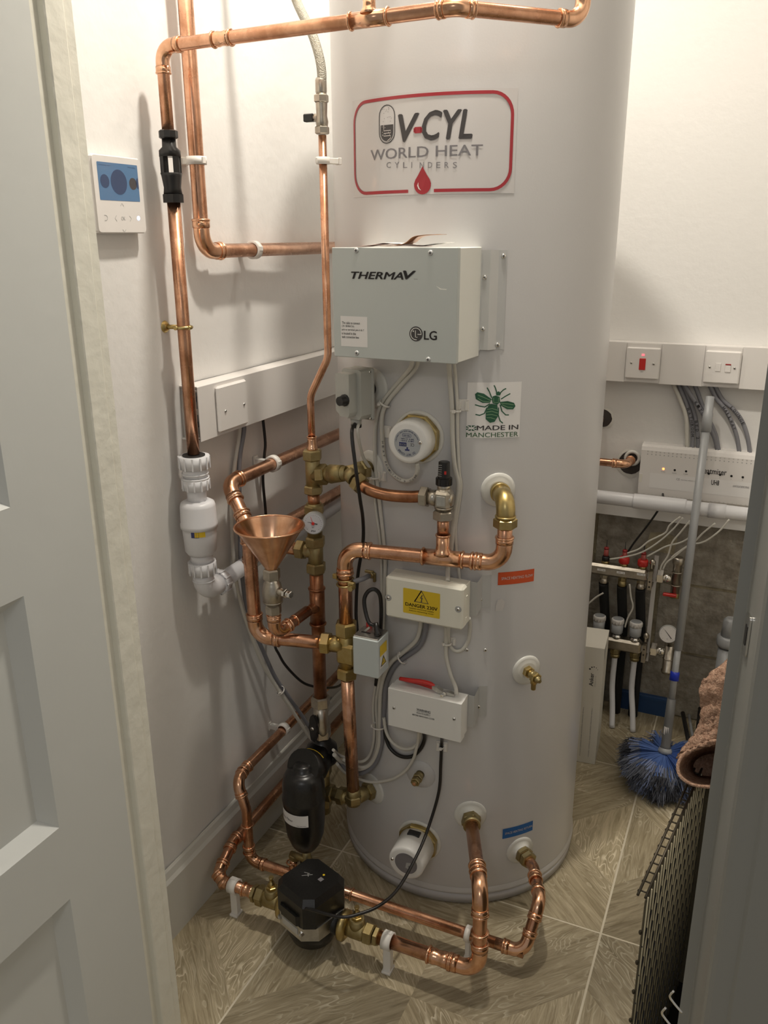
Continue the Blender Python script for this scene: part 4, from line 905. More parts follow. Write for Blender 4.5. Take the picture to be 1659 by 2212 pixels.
zl0, zl1 = zb3+hh_*.43, zb3+hh_*.56
rows = [[V(xf+.0474*math.cos(a), yf+.0474*math.sin(a), z) for a in [a0+(PI*.70)*i/18 for i in range(19)]] for z in (zl0, zl1)]
M().sheet(rows, True).build('band_label', 'label_white', fz)
lm_ = lambda u, v: V(xf+.0478*math.cos(u), yf+.0478*math.sin(u), v)
txt('Magna Filter', lm_, (-2.55, zl0+.009, -1.62, zl0+.0165), 'dark_print', fz, 'lettering', .0)
txt('www', lm_, (-1.45, zl0+.0025, -.98, zl0+.0045), 'grey_print', fz, 'lettering', .0)
yl_ = M(); rows = [[V(xf+(.0385)*math.cos(a), yf+.0385*math.sin(a)+.012, z) for a in [-PI*.72+PI*.42*i/10 for i in range(11)]] for z in (zt3+.012, zt3+.019)]
ylm = lambda r_: (lambda u, v: V(CX+.0362*math.cos(u), CY_-.030+.0362*math.sin(u), v))
yy = V((CX+xf)/2, (CY_+yf)/2, c_(1630).z-.004)
dd = (yy-c_(1622)).normalized(); S_, T_, _ = frame_of(yy, dd)
rows = []
for k_ in (0, 1):
    row = []
    for i in range(13):
        a = i/12*1.6-.8; up2 = V(0, 0, 1); sd2 = V(-dd.y, dd.x, 0).normalized(); row.append(yy+dd*(-.002+.009*k_)+(up2*math.cos(a)+sd2*math.sin(a))*.0398)
    rows.append(row)
M().sheet(rows, True).build('yellow_label', 'yellow', fz)
f = M(); f.lathe(V(xf, yf, zb3+.002), -ZU, [(0, .010), (.018, .010), (.022, .013), (.034, .013)], 18); f.build('drain_spigot', 'brass', fz); M().lathe(V(xf, yf, zb3-.030), -ZU, [(0, .0155), (.010, .0150), (.012, .010)], 8, False).build('drain_cap', 'black', fz)
f = M(); f.nut(c_(1672), ZU, .022, .0210, .2); f.nut(c_(1740), ZU, .030, .0200, .1); f.lathe(c_(1752), ZU, [(0, .0155), (c_(1650).z-c_(1752).z, .0155)], 22); f.ring(c_(1700), ZU, .0165, .002); f.ring(c_(1708), ZU, .0165, .002); f.build('outlet_union', 'brass', fz)
# --- funnel stack
SY = 1.300; SX = slope(588, 1262)*SY; s_ = lambda py: vt(SX, SY, py)
fn = thing('copper_funnel', 'shiny copper filling funnel standing in a nickel valve', 'funnel', tuple(s_(1235)))
rimP = s_(1137); tipP = s_(1236); Hf = rimP.z-tipP.z
f = M(); f.lathe(tipP, ZU, [(0, .0105), (.008, .0115), (Hf*.97, .0655), (Hf, .0672)], 48, True, cap=False); f.lathe(tipP, ZU, [(.002, .0085), (.010, .0098), (Hf*.97, .0640), (Hf, .0655)], 48, True, cap=False); f.build('cone', 'copper_bright', fn)
M().ring(rimP, ZU, .0672, .0022, 56).build('rolled_rim', 'copper_bright', fn)
fv = thing('filling_valve', 'nickel ball valve under the copper funnel', 'valve', tuple(s_(1325)))
f = M(); f.nut(s_(1252), ZU, s_(1228).z-s_(1252).z, .0175, .3); f.nut(s_(1326), ZU, s_(1306).z-s_(1326).z, .0165, .3); f.build('compression_nut', 'nickel', fv)
f = M(); zz0 = s_(1308); hz_ = s_(1250).z-zz0.z; f.lathe(zz0, ZU, [(0, .013), (.006, .015), (.010, .0195), (hz_*.5, .0205), (hz_-.010, .0175), (hz_-.006, .0145), (hz_, .0145)], 26); f.lathe(zz0+ZU*.008, ZU, [(0, .0200), (.003, .0200)], 26); f.build('valve_body', 'nickel', fv)
sp_ = s_(1273); f = M(); f.lathe(sp_, V(.97, -.2, 0), [(.012, .009), (.026, .008), (.028, .0065), (.034, .0062)], 18); f.build('spindle_boss', 'nickel', fv)
f = M(); f.nut(sp_+V(.97, -.2, 0)*.031, V(.97, -.2, 0), .006, .0095); f.ring(sp_+V(.97, -.2, 0)*.041, V(.97, -.2, 0), .005, .0022); f.nut(sp_+V(.97, -.2, 0)*.044, V(.97, -.2, 0), .006, .008); f.build('spindle_nut', 'chrome', fv)
sb = s_(1372); te = c_(1309)+V(-.03, -.13, 0).normalized()*.030
fb = run('short copper branch from under the filling valve back to the dark upright', [s_(1324), sb, te], .0118, 'e', rb=.022, L=.018)
dfb = (te-sb).normalized(); coupling(fb, sb+dfb*.052, dfb, .0100, .020, two=True); 
# --- wall pipes at lower left and the floor loops
XE = -.992
e0 = at(729, 1454, x=XE); e1 = at(527, 1663, x=XE); zE = (e0.z+e1.z)/2
E2 = at(537, 1752, y=1.338); E3 = at(537, 1886, y=1.338); ZE = .058; E2.x = (E2.x+E3.x)/2; E3 = V(E2.x, 1.338, ZE)
K2 = at(1132, 2052, y=1.338); K1 = at(1166, 1945, y=1.398); Pb_, nb = collar(1123, 1836, .034, d=.012)
e1b = at(512, 1688, x=XE+.008)
pe = run('copper heating pipe along left wall, down and across the floor behind the pump', [V(XE, 2.40, e0.z), V(XE, e1.y, e1.z), e1b, V(E2.x, 1.338, E2.z), E3, V(K2.x, 1.338, ZE)], .0118, 'eebe', rb=.026, L=.014)
# right-hand rise to the lower right port
K2 = V(K2.x, 1.338, ZE)
E0x = Pb_+nb*.012; E0y = Pb_+nb*.052
pr_ = run('copper pipe curling up from the floor to the lower right tank port', [V(K2.x-.060, 1.338, ZE), K2, K1, E0y+V(.004, -.004, -.002), E0x], .0122, 'esb', rb=.028, L=.018)
coupling(pr_, lerp(K1, E0y, .62), E0y-K1, .0122, .018)
coupling(pe, V(-.69, 1.338, ZE), XD, .0118, .004, two=False)
f = thing('compression_nut', 'brass nut on the lower right tank port beneath the blue label', 'nut', tuple(Pb_)); g = M(); g.nut(Pb_+nb*.012, nb, .012, .0205); g.nut(Pb_+nb*.026, nb, .014, .0195); g.build('nut_body', 'brass', f)
for q_ in (.30, .55, .85): coupling(pe, lerp(V(E2.x, 1.338, E2.z), E3, q_), -ZU, .0118, .003, two=False) if q_ != .55 else None
XF_ = -.996; f0 = at(735, 1545, x=XF_); f1_ = at(503, 1819, x=XF_)
YPm, ZPm = 1.235, .078
Q2_ = at(471, 1888, y=1.243); Q3_ = V(at(484, 1926, y=YPm).x, YPm, ZPm)
ppx = lambda px: slope(px, 1960)*YPm
pf = run('copper heating pipe low on left wall, curling round to the pump inlet', [V(XF_, 2.40, f0.z), V(XF_, f1_.y, f1_.z), Q2_, Q3_, V(at(572, 1945, y=YPm).x, YPm, ZPm)], .0125, 'ese', rb=.028, L=.016)
t_in = at(538, 1938, y=YPm).x; coupling(pf, V(t_in, YPm, ZPm), XD, .0125, .026)
# pump
PC = at(674, 1962, y=YPm); PCX = PC.x
pu = thing('circulator_pump', 'black circulating pump with grey metal flange sitting low by the floor', 'pump', (PCX, YPm, .02))
M().lathe(V(PCX, YPm, .022), ZU, [(0, .034), (.006, .047), (.030, .056), (.048, .056), (.056, .050)], 36).build('volute', 'dust_black', pu)
f = M(); f.lathe(V(PCX, YPm, ZPm), -XD, [(.03, .024), (.074, .024)], 24); f.build('port', 'dust_black', pu); f = M(); f.lathe(V(PCX, YPm, ZPm), XD, [(.03, .024), (.070, .024)], 24); f.build('port', 'dust_black', pu)
an = -YAW*0-.35
def pr8(hw, c, ang=an): 
    q = [(hw, c), (c, hw), (-c, hw), (-hw, c), (-hw, -c), (-c, -hw), (c, -hw), (hw, -c)]; return [(x*math.cos(ang)-y*math.sin(ang), x*math.sin(ang)+y*math.cos(ang)) for x, y in q]
M().prism(pr8(.060, .034), V(PCX, YPm, .070), XD, YD, ZU, .034).build('motor_flange', 'steel', pu)
f = M(); f.prism(pr8(.0585, .040), V(PCX, YPm, .104), XD, YD, ZU, .052); 
lo = [V(PCX+a, YPm+b, .156) for a, b in pr8(.0585, .040)]; hi = [V(PCX+a, YPm+b, .170) for a, b in pr8(.050, .033)]
f.add(lo+hi, [(i, (i+1) % 8, 8+(i+1) % 8, 8+i) for i in range(8)]+[tuple(range(8, 16))]); f.build('motor_head', 'dust_black', pu)
M().prism(pr8(.052, .024), V(PCX-.004, YPm-.012, .106), XD, YD, ZU, .024).build('terminal_box', 'dust_black', pu)
top_ = lambda off: (lambda u, v: V(PCX+u*math.cos(an)-v*math.sin(an), YPm+u*math.sin(an)+v*math.cos(an), .170+off))
poly2(top_(.0004), [circ(.012, .026, .0026, None, 14)], 'yellow', pu, 'status_ring'); poly2(top_(.0004), [[(.012, .008), (.022, .008), (.022, .018), (.012, .018)]], 'grey_print', pu, 'square_print')
mk = M(); strip_into(mk, top_(.0004), [(-.020, -.008), (-.006, .010)], .0012); strip_into(mk, top_(.0004), [(-.016, .006), (-.008, .0)], .0010); strip_into(mk, top_(.0004), [(-.024, .002), (-.012, .008)], .0010); mk.build('printed_mark', 'grey_cap', pu)
for a in (an-PI*.75, an-PI*.25, an+PI*.25, an+PI*.75): b_p = V(PCX+.066*math.cos(a), YPm+.066*math.sin(a), .088); M().lathe(V(PCX+.060*math.cos(a), YPm+.060*math.sin(a), .088), V(math.cos(a), math.sin(a), 0), [(-.004, .0058), (.004, .0058), (.0045, .0035), (.002, .003)], 6, False).build('flange_bolt', 'chrome', pu)
for a, w_ in ((an-PI/2, .052),): 
    c = V(PCX+.0605*math.cos(a), YPm+.0605*math.sin(a), .088); M().obox(c, V(-math.sin(a), math.cos(a), 0), V(math.cos(a), math.sin(a), 0), ZU, .024, .0012, .0075, .0005).build('rating_plate', 'aluminium', pu)
    for k_ in (-1, 1): M().lathe(c+V(-math.sin(a), math.cos(a), 0)*.034*k_-V(math.cos(a), math.sin(a), 0)*.001, V(math.cos(a), math.sin(a), 0), [(-.004, .0060), (.003, .0060), (.0032, .004), (.001, .003)], 6, False).build('flange_bolt', 'steel', pu)
def pump_valve(px, label, sgn, hexes):
    x = ppx(px) if 0 else at(px, 1970, y=YPm).x; t = thing('pump_valve', label, 'valve', (x, YPm, ZPm-.02))
    c = V(x, YPm, ZPm); f = M(); f.lathe(c, XD, [(-.020, .018), (-.012, .0195), (.012, .0195), (.020, .018)], 24); f.lathe(c, ZU, [(0, .017), (.022, .017), (.024, .015), (.030, .015)], 22); f.build('valve_body', 'brass', t)
    f = M(); f.lathe(c-XD*sgn*.020, -XD*sgn, [(0, .022), (.006, .032), (.014, .032), (.016, .030)], 28); f.build('union_nut', 'brass_bright', t)
    f = M(); f.nut(c+XD*sgn*.018, XD*sgn, .020, .0225); f.nut(c+XD*sgn*.040, XD*sgn, .010, .0195); f.build('compression_nut', 'brass', t)
    f = M(); f.nut(c+ZU*.030, ZU, .007, .0120); f.lathe(c+ZU*.036, ZU, [(0, .0075), (.010, .0065), (.011, .004), (.020, .0035), (.021, .0055), (.024, .0050)], 16); f.build('spindle', 'brass_bright', t)
    return x
xa = pump_valve(590, 'brass pump valve on the inlet side, left of the pump', -1, 0); xb = pump_valve(771, 'brass pump valve on the outlet side, right of the pump', 1, 0)
# outlet pipe to the right and up
P18, n18 = collar(1016, 1760, .036, d=.012); ZR = .078
G1 = at(1038, 2080, z=ZR); G1.y = 1.238; G1.x = at(1036, 2080, y=1.238).x
hv = slope(1037, 1945); tq = (hv*P18.y-P18.x)/(n18.x-hv*n18.y); G2 = P18+n18*tq; G2.z = P18.z
po = run('thick copper pipe from the pump outlet to the middle lower tank port', [V(xb+.045, YPm, ZPm), V(G1.x, G1.y, ZR), V(G2.x, G2.y, P18.z), P18+n18*.016], R28, 'es', rb=.034, mt='copper', L=.022)
dgo = (V(G1.x, G1.y, ZR)-V(xb+.045, YPm, ZPm)); coupling(po, V(xb+.045, YPm, ZPm)+dgo*.62, dgo, R28, .044)
g = V(G2.x, G2.y, P18.z); coupling(po, lerp(V(G1.x, G1.y, ZR), g, .50), ZU, R28, .004, two=False); coupling(po, g-n18*.060, -n18, R28, .016, two=True)
f = thing('compression_nut', 'brass nut on the middle lower tank port', 'nut', tuple(P18)); q = M(); q.nut(P18+n18*.012, n18, .016, .0220); q.lathe(P18+n18*.026, n18, [(0, .0195), (.012, .0190)], 22); q.build('nut_body', 'brass', f)
# purge cock behind the pump
pc = thing('purge_cock', 'small brass cock on a copper branch just behind the pump', 'valve', tuple(V(at(628, 1885, y=1.338).x, 1.338, ZE)))
cx_ = at(630, 1880, y=1.338).x; f = M(); f.lathe(V(cx_, 1.338, ZE), V(.1, .2, 1), [(.008, .009), (.040, .009)], 16); f.ring(V(cx_, 1.338, ZE+.034), ZU, .010, .002); f.build('branch', 'copper_bright', pc)
f = M(); f.nut(V(cx_+.004, 1.345, ZE+.036), V(.1, .2, 1), .012, .013); f.lathe(V(cx_+.006, 1.347, ZE+.046), XD, [(-.012, .009), (.026, .007), (.034, .005)], 16); f.build('cock_body', 'brass', pc)
# --- left wall uprights
UX, UY = -1.0, slope(434, 480); UY = UX/UY; u_ = lambda py: vt(UX, UY, py)
uz = u_(543).z
up_ = run('tall copper upright on left wall turning right behind the tank', [V(UX, UY, ZC), V(UX, UY, uz), V(UX, 2.40, uz)], .0136, 'e', rb=.034, L=.022)
DX = -.990; DY = DX/slope(396, 700); d_u = lambda py: vt(DX, DY, py)
ZTP = d_u(101).z
T1 = at(770, 46, z=ZTP); T2 = at(985, 16, z=ZTP); T3 = at(1256, 44, z=ZTP)
rT = .0104
dp = run('overhead copper pipe crossing the tank and dropping into the black tundish', [d_u(286), V(DX, DY, ZTP), T2, T3, V(T3.x+.004, T3.y+.01, 1.98), V(T3.x+.004, 1.62, 1.98)], rT, 'eeeb', rb=.024, L=.016)
dT = (T2-V(DX, DY, ZTP)).normalized(); q = V(DX, DY, ZTP)
coupling(dp, q+dT*((at(476, 82, z=ZTP)-q).dot(dT)), dT, rT, .034); TT = q+dT*((at(800, 42, z=ZTP)-q).dot(dT)); tee(dp, TT, dT, ZU, rT, .062, .0085, .030)
M().tube([TT+ZU*.030, TT+ZU*.30, TT+V(0, .25, .32)], .0085, 14).build('branch_pipe', 'copper', dp)
run('copper discharge pipe between black tundish and white trap', [d_u(432), d_u(980)], .0118, '', mt='copper')
td = thing('tundish', 'black plastic tundish with a see-through window on the left upright', 'tundish', tuple(d_u(440)))
f = M(); w0, w1 = d_u(372), d_u(340); tz0 = d_u(438)
f.lathe(d_u(438), ZU, [(0, .0185), (d_u(420).z-tz0.z, .0185)], 10, False)
f.lathe(d_u(421), ZU, [(0, .0165), (.012, .0150), (.030, .0175), (d_u(374).z-d_u(421).z, .0190)], 26)
f.build('outlet_cone', 'black', td); f = M(); f.lathe(d_u(339), ZU, [(0, .0188), (.010, .0185), (d_u(318).z-d_u(339).z, .0125), (d_u(298).z-d_u(339).z, .0118)], 26); f.build('inlet_cone', 'black', td)
f = M()
for k_ in range(4):
    a = math.radians(-66)+PI/4+k_*PI/2
    rows = [[V(DX+.0186*math.cos(a+s), DY+.0186*math.sin(a+s), z) for s in (-.30, -.15, 0, .15, .30)] for z in (w0.z-.002, w1.z+.002)]; f.sheet(rows, True)
    rows = [[V(DX+.0160*math.cos(a+s), DY+.0160*math.sin(a+s), z) for s in (-.30, -.15, 0, .15, .30)] for z in (w0.z-.002, w1.z+.002)]; f.sheet(rows, True)
    for s in (-.30, .30): f.add([V(DX+r*math.cos(a+s), DY+r*math.sin(a+s), z) for r in (.016, .0186) for z in (w0.z-.002, w1.z+.002)], [(0, 1, 3, 2)])
f.build('window_pillars', 'black', td)
f = M(); f.nut(d_u(300), ZU, d_u(281).z-d_u(300).z, .0165, .2, 10); f.build('tundish_nut', 'black', td)
# --- white trap on the discharge
wt = thing('waste_trap', 'white plastic self-sealing waste trap on the left wall', 'trap', tuple(d_u(1250)))
def ribnut(a_py, b_py, R, mt='pipe_plastic', nm='ribbed_nut'):
    a, b = d_u(a_py), d_u(b_py); f = M(); f.lathe(b, ZU, [(0, R*.93), (a.z-b.z, R)], 28)
    for i in range(12): an_ = 2*PI*i/12; f.obox(V(DX+R*math.cos(an_), DY+R*math.sin(an_), (a.z+b.z)/2), V(-math.sin(an_), math.cos(an_), 0), V(math.cos(an_), math.sin(an_), 0), ZU, .0016, .0012, (a.z-b.z)/2, .0005)
    f.build(nm, mt, wt)
M().lathe(d_u(986), ZU, [(0, .022), (.004, .022)], 24).build('rubber_seal', 'black_rubber', wt)
ribnut(984, 1011, .0300); f = M(); f.lathe(d_u(1030), ZU, [(0, .0235), (d_u(1008).z-d_u(1030).z, .0245)], 26); f.lathe(d_u(1034), ZU, [(0, .0270), (.004, .0270)], 28); f.lathe(d_u(1024), ZU, [(0, .0262), (.003, .0262)], 28); f.build('neck', 'pipe_plastic', wt)
ribnut(1034, 1056, .0270); M().lathe(d_u(1085), ZU, [(0, .0190), (d_u(1050).z-d_u(1085).z, .0190)], 26).build('connecting_tube', 'pipe_plastic', wt)
z1, z2 = d_u(1195), d_u(1080); hw_ = z2.z-z1.z
M().lathe(z1, ZU, [(0, .026), (.008, .0315), (hw_*.45, .0340), (hw_*.50, .0340), (hw_*.505, .0370), (hw_*.58, .0370), (hw_*.60, .0360), (hw_*.90, .0350), (hw_*.96, .0330), (hw_, .0250), (hw_, .018)], 36, sharp=False).build('valve_barrel', 'pipe_plastic', wt)
lx = lambda u, v: V(DX+.0352*math.cos(u), DY+.0352*math.sin(u), v)
zl = d_u(1150).z; patch(lx, -1.42, zl, -.98, zl+.019, 'blue_print', wt, 'label_band', 3); patch(lx, -1.22, zl+.001, -.62, zl+.019, 'yellow', wt, 'yellow_label', 6) ; patch(lambda u, v: V(DX+.0356*math.cos(u), DY+.0356*math.sin(u), v), -1.19, zl+.012, -1.08, zl+.017, 'dark_print', wt, 'black_mark', 2)
txt('EVA', lambda u, v: V(DX+.0341*math.cos(-1.40+ (v-zl)*8), DY+.0341*math.sin(-1.40+(v-zl)*8), zl+(u+1.4)*.04), (-1.36, zl+.0, -.98, zl+.013), 'label_white', wt) if 0 else None
M().lathe(d_u(1215), ZU, [(0, .0225), (d_u(1190).z-d_u(1215).z, .0225)], 26).build('outlet_neck', 'pipe_plastic', wt); ribnut(1212, 1238, .0275)
EC = d_u(1278); wp_d = V(0, 1, 0)
f = M(); arc, _, a_, b_ = arc_corner(d_u(1240), EC, EC+V(.0, .1, 0), .030); f.tube([d_u(1240)]+arc+[EC+YD*.050], .0215, 26); f.ring(d_u(1252), ZU, .0215, .0015); f.build('elbow', 'pipe_plastic', wt)
f = M(); f.lathe(EC+YD*.046, YD, [(0, .0255), (.018, .0255)], 26); 
for i in range(10): an_ = 2*PI*i/10; f.obox(EC+YD*.055+V(.0255*math.cos(an_), 0, .0255*math.sin(an_)), V(-math.sin(an_), 0, math.cos(an_)), V(math.cos(an_), 0, math.sin(an_)), YD, .0016, .0016, .009)
f.build('ribbed_nut', 'pipe_plastic', wt)
wp = thing('waste_pipe', 'white plastic waste pipe running along left wall behind the copper', 'pipe', tuple(EC+YD*.06)); M().tube([EC+YD*.062, V(DX, 2.40, EC.z+.028)], .0180, 24).build('pipe', 'pipe_plastic', wp)
# --- clips
def clip(label, P, d, b, r, dist, w_=.014, mt='clip_plastic', group=None, flare=True):
    P = Vector(P); d = Vector(d).normalized(); b = Vector(b).normalized(); t = thing('pipe_clip', label, 'pipe clip', tuple(P+b*dist), group)
    s = d.cross(b); f = M(); rows = []
    for rr_ in (r+.0004, r+.0048):
        for w2 in (-w_/2, w_/2): rows.append([P+(b*math.cos(a)+s*math.sin(a))*rr_+d*w2 for a in [2*PI*i/26 for i in range(26)]])
    f.sheet([rows[0], rows[1], rows[3], rows[2], rows[0]], True, True); f.build('clip_band', mt, t)
    g = M(); g.obox(P+b*(r+.003+(dist-r-.003)/2), d, s, b, w_*.42, r*.55, (dist-r-.003)/2, .001); g.obox(P+b*(dist-.003), d, s, b, w_*.5, r*.95, .003, .001); g.build('clip_base', mt, t)
    h = M(); h.obox(P-b*(r+.004)+s*r*.2, s, d, b, r*.35, w_*.42, .0022, .0008); h.build('latch', mt, t); return t
clip('white pipe clip behind the black tundish, on the tall upright', u_(347), ZU, -XD, .0136, .034)
clip('white clip on upper horizontal pipe of left wall', V(UX, at(548, 538, x=UX).y, uz), YD, -XD, .0136, .034)
cq_ = tz(347); rad_ = V(AX-cq_.x, AY-cq_.y, 0); clip('white clip on the thin pipe near the brand sticker', cq_, ZU, rad_, .0073, .036, .012)
clip('white clip on copper pipe above the funnel', V(-.985, at(590, 1012, x=-.985).y, ZWL), YD, -XD, R28, .049)
clip('white clip low on left wall near the skirting', V(XE, at(612, 1573, x=XE).y, lerp(V(0, 0, e0.z), V(0, 0, e1.z), .6).z), YD, -XD, .0118, .042)
clip('white clip standing on the floor left of the pump', V(at(507, 1930, y=YPm).x, YPm, ZPm), XD, -ZU, .0130, ZPm-.0003, .020)
clip('white clip standing on the floor right of the pump', V(at(838, 2040, y=YPm).x, YPm, ZPm), XD, -ZU, R28, ZPm-.0003, .020)
clip('white clip on the floor behind the rising thick pipe', V(at(1012, 2020, y=1.338).x, 1.338, ZE), XD, -ZU, .0120, ZE-.0003, .012)
mc = thing('munsen_ring', 'brass pipe ring bracket holding the left upright to the wall', 'pipe bracket', tuple(d_u(708)))
f = M(); f.ring(d_u(707), ZU, .0145, .0032, 26); f.build('ring', 'brass_bright', mc); f = M(); b0 = d_u(707); f.tube([b0-XD*.014, V(WL+.004, DY-.006, b0.z)], .0042, 12); f.lathe(V(WL+.012, DY-.004, b0.z), -XD, [(0, .006), (.008, .012), (.010, .0125)], 16); f.build('wall_plate', 'brass_bright', mc)
for k_ in (-1, 1): M().lathe(b0+V(.004*k_, -.0165*1, 0) if k_ < 0 else b0+V(.0155, -.002, 0), V(0, -1, 0), [(-.004, .0038), (.004, .0038)], 10).build('ring_screw', 'brass_bright', mc)
# earth clamps
ec = thing('earth_clamp', 'brass earth bonding clamp on the copper upright above the diverter valve', 'clamp', tuple(b_(1470)) if 0 else (BX, BY, zof(BX, BY, 1262)))
eP = vt(BX, BY, 1262); f = M(); f.ring(eP, ZU, .0165, .0022, 26); f.ring(eP+ZU*.012, ZU, .0165, .0016, 26); f.build('band', 'brass_bright', ec)
f = M(); f.obox(eP+V(.018, -.008, .004), XD, YD, ZU, .008, .005, .008, .002); f.lathe(eP+V(.020, -.014, .0), V(0, -1, 0), [(0, .006), (.005, .0055)], 8, False); f.build('lug', 'brass_bright', ec); f = M(); f.obox(eP+V(-.020, -.004, .016), XD, YD, ZU, .005, .004, .005, .001); f.build('lug', 'brass_bright', ec)
M().tube([eP+V(.020, -.004, .010), at(785, 1250, y=1.40), at(797, 1244, y=1.42)], .0052, 10).build('bonding_bolt', 'cable_grey', ec)
P = cyl(808, 1240); f = M(); f.nut(P+nrm(P)*.001, nrm(P), .010, .008); f.obox(P+nrm(P)*.006+V(-.006, 0, .006), XD, YD, ZU, .010, .003, .003, .001); f.obox(P+nrm(P)*.006+V(.006, 0, -.005), XD, YD, ZU, .003, .003, .010, .001); f.build('earth_terminal', 'brass', tk)
# ================================================================== LEFT WALL ELECTRICS
XT = -.985
lt_ = thing('cable_trunking', 'white plastic trunking on left wall with its cut end open', 'trunking', (-1.0, 1.31, 1.072))
z0, z1 = 1.072, 1.178; y0, y1 = 1.306, 2.46; w_ = .0025
f = M(); f.box((WL, y0+.012, z0), (WL+w_, y1, z1)); f.box((WL, y0+.006, z1-w_), (XT-.001, y1, z1)); f.box((WL, y0+.004, z0), (XT-.001, y1, z0+w_)); f.build('channel', 'plate', lt_)
M().box((XT-w_, y0, z0-.001), (XT, y1, z1+.001), .0008).build('lid', 'plate', lt_)
f = M()
for zz in (z0+.004, z1-.010): f.box((XT-.012, y0+.004, zz), (XT-w_-.0004, y0+.20, zz+.003)); f.box((XT-.012, y0+.005, zz-.001), (XT-.010, y0+.2, zz+.007))
f.build('lid_clips', 'plate', lt_); M().box((WL+w_+.001, y0+.035, z0+w_), (XT-.016, y0+.04, z1-w_)).build('inner_shade_sheet', 'cable_lgrey', lt_)  # grey sheet across the channel stands in for its shaded inside
for i, zz in enumerate((1.10, 1.125, 1.15)): t = thing('electric_cable', ('lower', 'middle', 'upper')[i]+' grey cable seen inside the open trunking end', 'cable', (-1.01, 1.34, zz)); M().tube([V(-1.012+i*.004, 1.325+.004*i, zz), V(-1.012, 1.338, zz-.002)], .006, 10).build('sheath', 'cable_grey' if i != 1 else 'cable_white', t)
pya = at(469, 840, x=XT+.008); pyb = at(533, 830, x=XT+.008)
bpl = thing('blanking_plate', 'blank white plate with two screws on the left trunking', 'plate', (XT, (pya.y+pyb.y)/2, z0))
M().box((XT, pya.y, z0+.006), (XT+.009, pyb.y, z1-.006), .004).build('plate', 'plate', bpl)
for px, py in ((487, 888), (527, 873)): P = at(px, py, x=XT+.0092); screw(bpl, P, XD, .0028, 'steel')
ws = thing('wall_controller', 'white wall controller with lit blue screen beside the door frame', 'controller', (WL+.01, 1.15, 1.46))
XW = -1.012; a = at(304, 345, x=XW); yr = a.y; zt4 = 1.5795; 
M().box((WL+.002, yr-.121, zt4-.1205), (XW, yr, zt4), .004).build('case', 'plate', ws)
wm = lambda off: (lambda u, v: V(XW+off, u, v))
def wu(px, py): P = at(px, py, x=XW+.001); return P.y, P.z
poly2(wm(.0003), [rrect(yr-.119, zt4-.119, yr-.002, zt4-.002, .006)], 'plate', ws, 'front_glass')
s0, s1 = wu(208, 430), wu(288, 356); scr = (s0[0]-.002, zt4-.069, s1[0]+.008, zt4-.016)
s_a, s_b = wu(205, 431), wu(292, 357); scr = (yr-.121+.012, s_a[1], yr-.012, s_b[1])
poly2(wm(.0006), [rrect(*scr, .0015)], 'screen', ws, 'screen')
cx2, cz2 = (scr[0]+scr[2])/2, (scr[1]+scr[3])/2; 
for pl5 in (circ(cx2-.0005, cz2, .0195, None, 30), circ(cx2-.034, cz2, .0105, None, 24), [p for p in circ(scr[2]-.001, cz2, .006, .009, 20) if p[0] <= scr[2]]): poly2(wm(.0009), [pl5], 'screen_dark', ws, 'screen_dial')
poly2(wm(.0009), [circ(cx2+.034, cz2-.001, .0095, None, 24)], 'screen_brown', ws, 'screen_dial')
txt('Heating set', wm(.0009), (scr[0]+.004, scr[3]-.006, scr[0]+.030, scr[3]-.0035), 'screen_dark', ws); txt('Monday', wm(.0009), (scr[2]-.024, scr[3]-.006, scr[2]-.005, scr[3]-.0035), 'screen_dark', ws)
ky = M(); kc = (yr-.0585, zt4-.097)
for pts in ([(-.004, .0195), (0, .024), (.004, .0195)], [(-.004, -.0175), (0, -.022), (.004, -.0175)], [(-.016, .0045), (-.020, 0), (-.016, -.0045)], [(.016, .0045), (.020, 0), (.016, -.0045)], [(-.045, .0045)]+[(-.042+.0042*math.cos(t), .0003+.0042*math.sin(t)) for t in (1.5, .9, .2, -.6, -1.3)]+[(-.045, -.0039)]): strip_into(ky, wm(.0006), [(kc[0]+u, kc[1]+v) for u, v in pts], .0008)
ky.build('touch_keys', 'grey_cap', ws); txt('OK', wm(.0006), (kc[0]-.005, kc[1]-.003, kc[0]+.005, kc[1]+.003), 'grey_cap', ws)
poly2(wm(.0006), [circ(kc[0]+.0385, kc[1]+.001, .0034, None, 18)], 'led_blue', ws, 'power_light')
# ================================================================== CABLES
def resolve(p):
    if isinstance(p, Vector): return p
    px, py, k, v = p
    return cyl(px, py, v) if k == 'c' else at(px, py, **{k: v})
def cab(label, pts, r, mt, group=None, flat=1.0):
    q = [resolve(p) for p in pts]; t = thing('electric_cable', label, 'cable', tuple(q[-1]), group); M().tube(smooth_path(q, 6), r, 10, flat=flat).build('sheath', mt, t); return t, q
cab('black cable hanging from the pale grey thermostat head', [GL+ZU*.010, (760, 935, 'y', 1.385), (769, 1016, 'y', 1.372), (778, 1080, 'y', 1.39), (784, 1122, 'y', 1.42), (784, 1172, 'y', 1.436), (773, 1243, 'y', 1.436), (769, 1319, 'y', 1.43), (772, 1368, 'y', 1.415)], .0036, 'black')
cab('white cable leaving the thermostat head and curving right to the tied bundle', [GL+V(.005, .003, .010), (772, 935, 'y', 1.40), (784, 986, 'y', 1.43), (800, 1014, 'y', 1.455), (806, 1036, 'c', .006), (812, 1100, 'c', .005), (822, 1180, 'c', .005), (824, 1300, 'c', .005), (816, 1450, 'c', .007), (806, 1520, 'c', .007), (808, 1590, 'c', .007), (798, 1632, 'c', .010), (775, 1646, 'c', .03), (735, 1632, 'c', .06), (720, 1620, 'y', 1.40)], .0034, 'cable_white')
